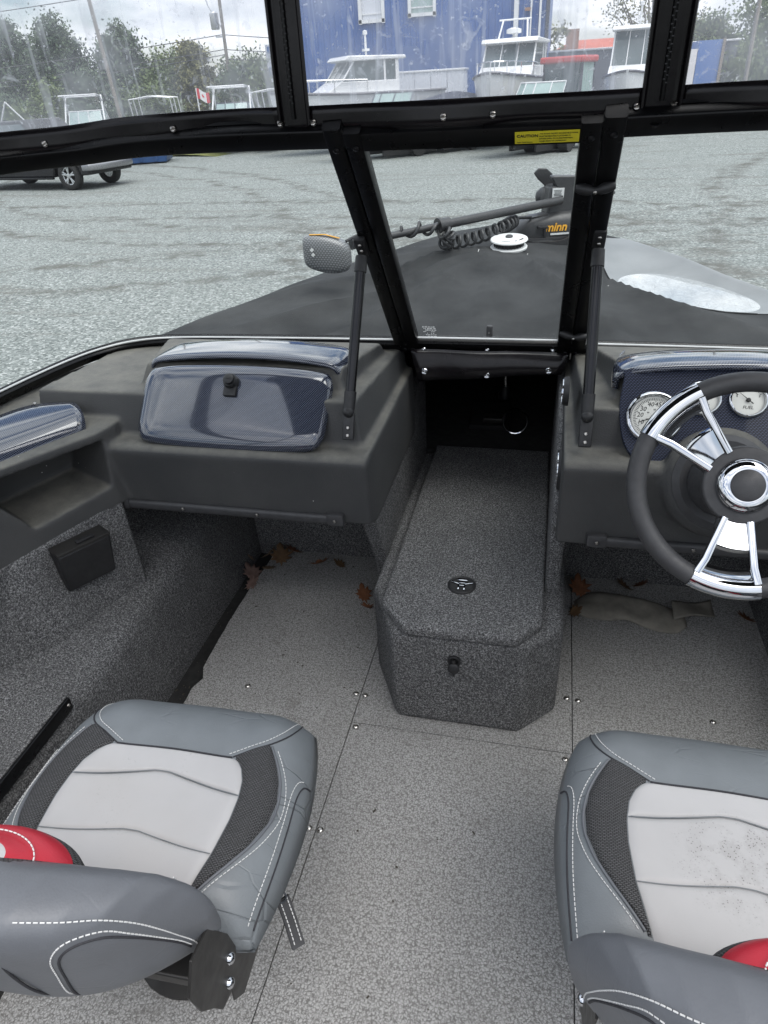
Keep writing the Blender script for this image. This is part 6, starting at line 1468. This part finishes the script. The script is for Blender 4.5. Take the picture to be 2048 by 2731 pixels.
G().box((6.2, 41, GZ + 1.75), (1.0, 3.0, 2.9)).obj('box', 'sign_blue', t, smooth=False); G().box((5.5, 40.9, GZ + 1.6), (0.36, 2.8, 2.6)).obj('door', 'gelcoat', t, smooth=False); G().box((6.75, 39.48, GZ + 1.75), (0.12, 0.1, 3.0)).obj('post', 'wood_pole', t, smooth=False)
for s_ in (-0.5, 0.5): G().lathe([(0.35, -0.1), (0.35, 0.1), (0.1, 0.12)], (6.1 + s_ * 0.8, 39.55, GZ + 0.35), (0, 1, 0), 18).obj('wheel', 'tyre', t)
runabout(8.0, 37.0, 15, 4.6, 1.8, 0.3, 0.8, 'tractor_red', 'red hulled open boat lying under the trees', ws=False, name='red_boat')

# --- small boats and frames along the left
def frame_boat(x, y, head, mat, label, kind):
    t = runabout(x, y, head, 5.2, 2.0, 0.45, 0.85, mat, label, ws=(kind == 2), cover=(0.25 if kind == 0 else None), name='moored_boat'); X = XF(x, y, GZ, head)
    g = G(); dz = 1.3
    if kind == 0:
        for s_ in (-1, 1): g.tube([(0.2, s_ * 0.8, dz), (0.6, 0.0, dz + 1.15), ], 0.035, 6)
    elif kind == 1:
        for a in (-0.8, 0.1, 0.9): g.tube([(a - 0.3, -0.95, dz), (a, -0.95, dz + 0.95), (a + 0.1, 0, dz + 1.05), (a, 0.95, dz + 0.95), (a - 0.3, 0.95, dz)], 0.03, 6)
    else:
        for s_ in (-1, 1):
            g.tube([(-0.6, s_ * 0.9, dz), (0.1, s_ * 0.8, dz + 1.2), (0.9, s_ * 0.8, dz + 1.25)], 0.04, 6); g.tube([(0.6, s_ * 0.9, dz), (-0.2, s_ * 0.8, dz + 1.22)], 0.04, 6)
        g.tube([(0.1, -0.8, dz + 1.2), (0.1, 0.8, dz + 1.2)], 0.04, 6); g.tube([(0.9, -0.8, dz + 1.25), (0.9, 0.8, dz + 1.25)], 0.04, 6)
    X.apply(g).obj('bimini_frame' if kind else 'bow_frame', 'gelcoat', t)
for i, (x, y, h_, mt, kd, lb) in enumerate(((-24.5, 31.5, 285, 'cover_navy', 0, 'covered boat with white A-frame poles furthest along the hedge row'), (-21.8, 33.0, 290, 'dark_boat', 2, 'dark boat with crossed white frame poles in the hedge row'), (-19.0, 34.5, 285, 'dark_boat', 1, 'dark boat with three hoop bimini frame in the hedge row'), (-14.6, 33.5, 280, 'gelcoat', 2, 'white boat with white tower frame in the hedge row'), (-12.6, 34.0, 275, 'dark_boat', 1, 'dark pontoon boat with bimini hoops beside the blue building'))): frame_boat(x, y, h_, mt, lb, kd)
t = root('flag', (-16.7, 35, GZ), 'red and white maple leaf flag flying above the parked boats', 'flag')
G().tube([(-17.0, 35, GZ), (-17.0, 35, 1.72)], 0.03, 8).obj('pole', 'gelcoat', t)
def flg(u, v, o=0): return (-17.0 + 0.62 * u, 35 - 0.05 * math.sin(u * 6) + o, 1.70 - 0.22 * u - 0.42 * v + 0.04 * math.sin(u * 7))
for u0, u1, mt in ((0, 0.28, 'flag_red'), (0.28, 0.72, 'gelcoat'), (0.72, 1, 'flag_red')): G().grid(lambda u, v, u0=u0, u1=u1: flg(u0 + (u1 - u0) * u, v), 6, 4).obj('cloth', mt, t)
lf = [(0, -0.5), (0.05, -0.2), (0.3, -0.25), (0.22, -0.1), (0.45, 0.1), (0.35, 0.15), (0.38, 0.3), (0.15, 0.2), (0.12, 0.42), (0, 0.55), (-0.12, 0.42), (-0.15, 0.2), (-0.38, 0.3), (-0.35, 0.15), (-0.45, 0.1), (-0.22, -0.1), (-0.3, -0.25), (-0.05, -0.2)]
mesh('maple_leaf', [flg(0.5 + 0.2 * a, 0.5 - 0.38 * c_, -0.012) for a, c_ in lf], [tuple(range(len(lf)))], 'flag_red', t, smooth=False)

# --- utility poles, wires, sign
def pole(x, y, top, label, lean=0.0, transformer=False):
    t = root('utility_pole', (x, y, GZ), label, 'pole', 'utility poles'); G().tube([(x, y, GZ), (x + lean * 0.5, y, (GZ + top) / 2), (x + lean, y, top)], [0.10, 0.09, 0.08], 10).obj('pole', 'wood_pole', t)
    g = G().box((x + lean, y - 0.1, top - 0.6), (2.2, 0.12, 0.12)); g.obj('crossarm', 'wood_pole', t)
    if transformer:
        G().lathe([(0.2, 0), (0.24, 0.05), (0.24, 0.75), (0.18, 0.82), (0.02, 0.84)], (x - 0.35, y, 4.5), (0, 0, 1), 16).obj('transformer', 'galv', t); G().tube([(x, y, 4.6), (x - 0.6, y, 5.6), (x - 0.7, y, 5.9)], 0.03, 6).obj('arm', 'galv', t)
        g = G(); g.box((x - 0.1, y - 0.2, 4.15), (0.4, 0.1, 0.08)); g.obj('bracket', 'galv', t)
    return t
pole(-21.8, 36.0, 9.5, 'weathered leaning utility pole before the tall trees', -0.6)
pole(-19.2, 44.0, 10.5, 'utility pole carrying a transformer near the roadside sign', 0.2, True)
pole(8.45, 42.0, 10.0, 'pale utility pole among the trees past the box trailer', -0.15)
def wire(a, c_, sag, label):
    a = Vector(a); c_ = Vector(c_); o = G().tube([a.lerp(c_, k / 24) - Vector((0, 0, sag * 4 * (k / 24) * (1 - k / 24))) for k in range(25)], 0.022, 5).obj('overhead_wire', 'wire'); tag(o, label, 'wire', 'overhead wires')
WL = 'thin overhead wire strung between the utility poles'
for z in (6.9, 4.25, 3.55, 3.30): wire((-60, 40, z - 1.2), (-19.2, 44, z), 0.5, WL)
for z in (6.9, 4.25, 3.55, 3.1): wire((-19.2, 44, z), (-3, 75, z + 0.4), 0.5, WL)
wire((-60, 40, 8.3), (-19.0, 44, 9.2), 0.6, WL)
t = root('roadside_sign', (-15.2, 42, GZ), 'blue and white lettered sign board on a post by the road', 'sign')
G().box((-15.0, 42, 2.75), (1.9, 0.12, 1.55)).obj('board', 'sign_white', t, smooth=False); G().tube([(-15.0, 42.1, GZ), (-15.0, 42.1, 2.1)], 0.08, 8).obj('post', 'galv', t)
G().box((-15.0, 41.93, 2.28), (1.7, 0.02, 0.46)).obj('blue_band', 'sign_blue', t, smooth=False); G().box((-15.0, 41.93, 3.30), (1.7, 0.02, 0.28)).obj('blue_band', 'sign_blue', t, smooth=False)
text('lettering', 'MASS', 0.40, 'gelcoat', t, (-15.8, 41.90, 2.14), (1, 0, 0), (0, 0, 1), 0.005); 
for k in range(3): G().box((-15.1 + 0.05 * k, 41.93, 3.0 - 0.17 * k), (1.3 - 0.2 * k, 0.02, 0.08)).obj('print_line', 'sign_blue', t, smooth=False)

# --- trees
def leafmat(nm, lo, hi):
    b = NB(nm); b.col(b.ramp(b.noise(0.9, 4, 0.7), [(0.3, lo), (0.7, hi)])); b.set(Roughness=0.6, Specular_IOR_Level=0.25); M[nm] = b.m
leafmat('leaves_dark', (0.045, 0.075, 0.045), (0.09, 0.125, 0.065)); leafmat('leaves_mid', (0.075, 0.11, 0.045), (0.14, 0.175, 0.07)); leafmat('leaves_olive', (0.12, 0.13, 0.06), (0.22, 0.21, 0.09))
def tree(x, y, h, r, mat, label, nclump=46, per=120, ls=0.17, base=0.25, name='tree', sparse=False, group='trees around the yard', conic=0.0):
    t = root(name, (x, y, GZ), label, 'tree', group); top = GZ + h
    pts = [Vector((x, y, GZ - 0.1)), Vector((x + nr.uniform(-.2, .2), y, GZ + h * 0.4)), Vector((x + nr.uniform(-.4, .4), y, GZ + h * 0.85))]
    g = G().tube(bez(pts, 6), [0.028 * h * (1 - 0.8 * k / 12) for k in range(13)], 8)
    cl = []
    for k in range(nclump):
        d_ = nr.normal(size=3); d_ /= np.linalg.norm(d_); rad = nr.uniform(0.25, 1.0) ** 0.5
        cz = GZ + h * (base + (1 - base) * 0.5) + d_[2] * rad * h * (1 - base) * 0.5
        f = (cz - GZ) / h; rr_ = r * (1 - conic * max(0, f - base)) 
        cl.append(Vector((x + d_[0] * rad * rr_, y + d_[1] * rad * rr_, cz)))
    for c_ in cl[::(2 if sparse else 4)]:
        z0 = GZ + h * nr.uniform(0.25, 0.55); g.tube(bez([Vector((x, y, min(z0, c_.z))), Vector(((x + c_.x) / 2, (y + c_.y) / 2, (z0 + c_.z) / 2 + 0.2)), c_], 4), [0.010 * h * (1 - 0.09 * k) for k in range(9)], 5)
    g.obj('trunk', 'wood_pole', t)
    V = np.zeros((nclump * per * 4, 3)); k = 0
    sig = r * (0.16 if sparse else 0.20)
    for c_ in cl:
        s_ = nr.uniform(0.6, 1.3)
        P = np.array(c_) + nr.normal(size=(per, 3)) * sig * s_ * np.array([1.0, 1.0, 0.8])
        A = nr.normal(size=(per, 3)); A /= np.linalg.norm(A, axis=1)[:, None]; Bv = np.cross(A, nr.normal(size=(per, 3))); Bv /= np.linalg.norm(Bv, axis=1)[:, None]
        L_ = (ls * nr.uniform(0.6, 1.3, per))[:, None]
        q = np.stack([P - A * L_, P - Bv * L_ * 0.55, P + A * L_, P + Bv * L_ * 0.55], 1).reshape(-1, 3); V[k:k + per * 4] = q; k += per * 4
    me = bpy.data.meshes.new('crown'); n = nclump * per
    me.vertices.add(n * 4); me.vertices.foreach_set('co', V.ravel()); me.loops.add(n * 4); me.loops.foreach_set('vertex_index', np.arange(n * 4)); me.polygons.add(n); me.polygons.foreach_set('loop_start', np.arange(n) * 4); me.polygons.foreach_set('loop_total', np.full(n, 4)); me.update(calc_edges=True)
    me.materials.append(M[mat]); link(bpy.data.objects.new('crown', me), t); return t
TL = [(-39, 44, 7.4, 3.6, 'leaves_dark', 'tall dark tree at the far end of the tree line'), (-35.0, 46, 6.8, 2.6, 'leaves_dark', 'tall dark green tree second from the far end of the tree line'), (-30.6, 45, 6.6, 2.0, 'leaves_dark', 'tall dark tree behind the leaning pole'), (-27.6, 47, 6.3, 1.9, 'leaves_dark', 'pointed dark tree rising beside the leaning pole'),
      (-25.0, 48, 4.6, 2.2, 'leaves_mid', 'mid green bushy tree behind the flag'), (-22.8, 47, 4.9, 1.3, 'leaves_olive', 'thin yellowish tree standing behind the flag'), (-20.6, 50, 4.3, 2.2, 'leaves_mid', 'rounded green tree beyond the transformer pole'), (-17.4, 49, 3.8, 1.6, 'leaves_olive', 'olive tree behind the roadside sign'), (-19.0, 53, 4.6, 1.6, 'leaves_mid', 'dark topped tree behind the transformer pole'),
      (12.0, 52, 5.6, 3.2, 'leaves_mid', 'broad green tree behind the pale utility pole'), (8.2, 54, 4.6, 2.2, 'leaves_mid', 'low green tree between the box trailer and house'), (17.5, 54, 7.5, 3.5, 'leaves_dark', 'dark tree at the end of the yard by the red boat')]
for x, y, h, r, mt, lb in TL: tree(x, y, h, r, mt, lb, base=0.12, conic=0.55 if h > 6 else 0.3, nclump=70 if h > 6 else 50, per=300, ls=0.105)
tree(4.6, 50, 8.0, 2.8, 'leaves_olive', 'airy bare-limbed tree above the long grey trailers', nclump=46, per=60, ls=0.085, base=0.40, sparse=True)
tree(-1.3, 56, 5.3, 1.2, 'leaves_olive', 'slim reddish tree at the corner of the building', nclump=20, per=60, ls=0.14)
for i, (x, y) in enumerate(((-30, 38.5), (-27.5, 38.0), (-24.8, 39.0), (-22.0, 39.5), (-17.0, 40.5), (-15.0, 40.0))): tree(x, y, 2.9 + 0.4 * (i % 3), 1.6, 'leaves_mid' if i % 2 else 'leaves_dark', 'low hedge bush growing behind the parked small boats', nclump=24, per=240, ls=0.085, base=0.0, name='bush', group='hedge bushes')
for i, (x, y) in enumerate(((8.4, 46), (10.8, 45.5), (13.2, 46), (15.8, 46))): tree(x, y, 3.6, 1.7, 'leaves_mid', 'hedge bush growing behind the box trailer', nclump=28, per=240, ls=0.085, base=0.0, name='bush', group='hedge bushes by the trailer')
for o in list(bpy.data.objects):
    if '_w' in o.keys(): del o['_w']
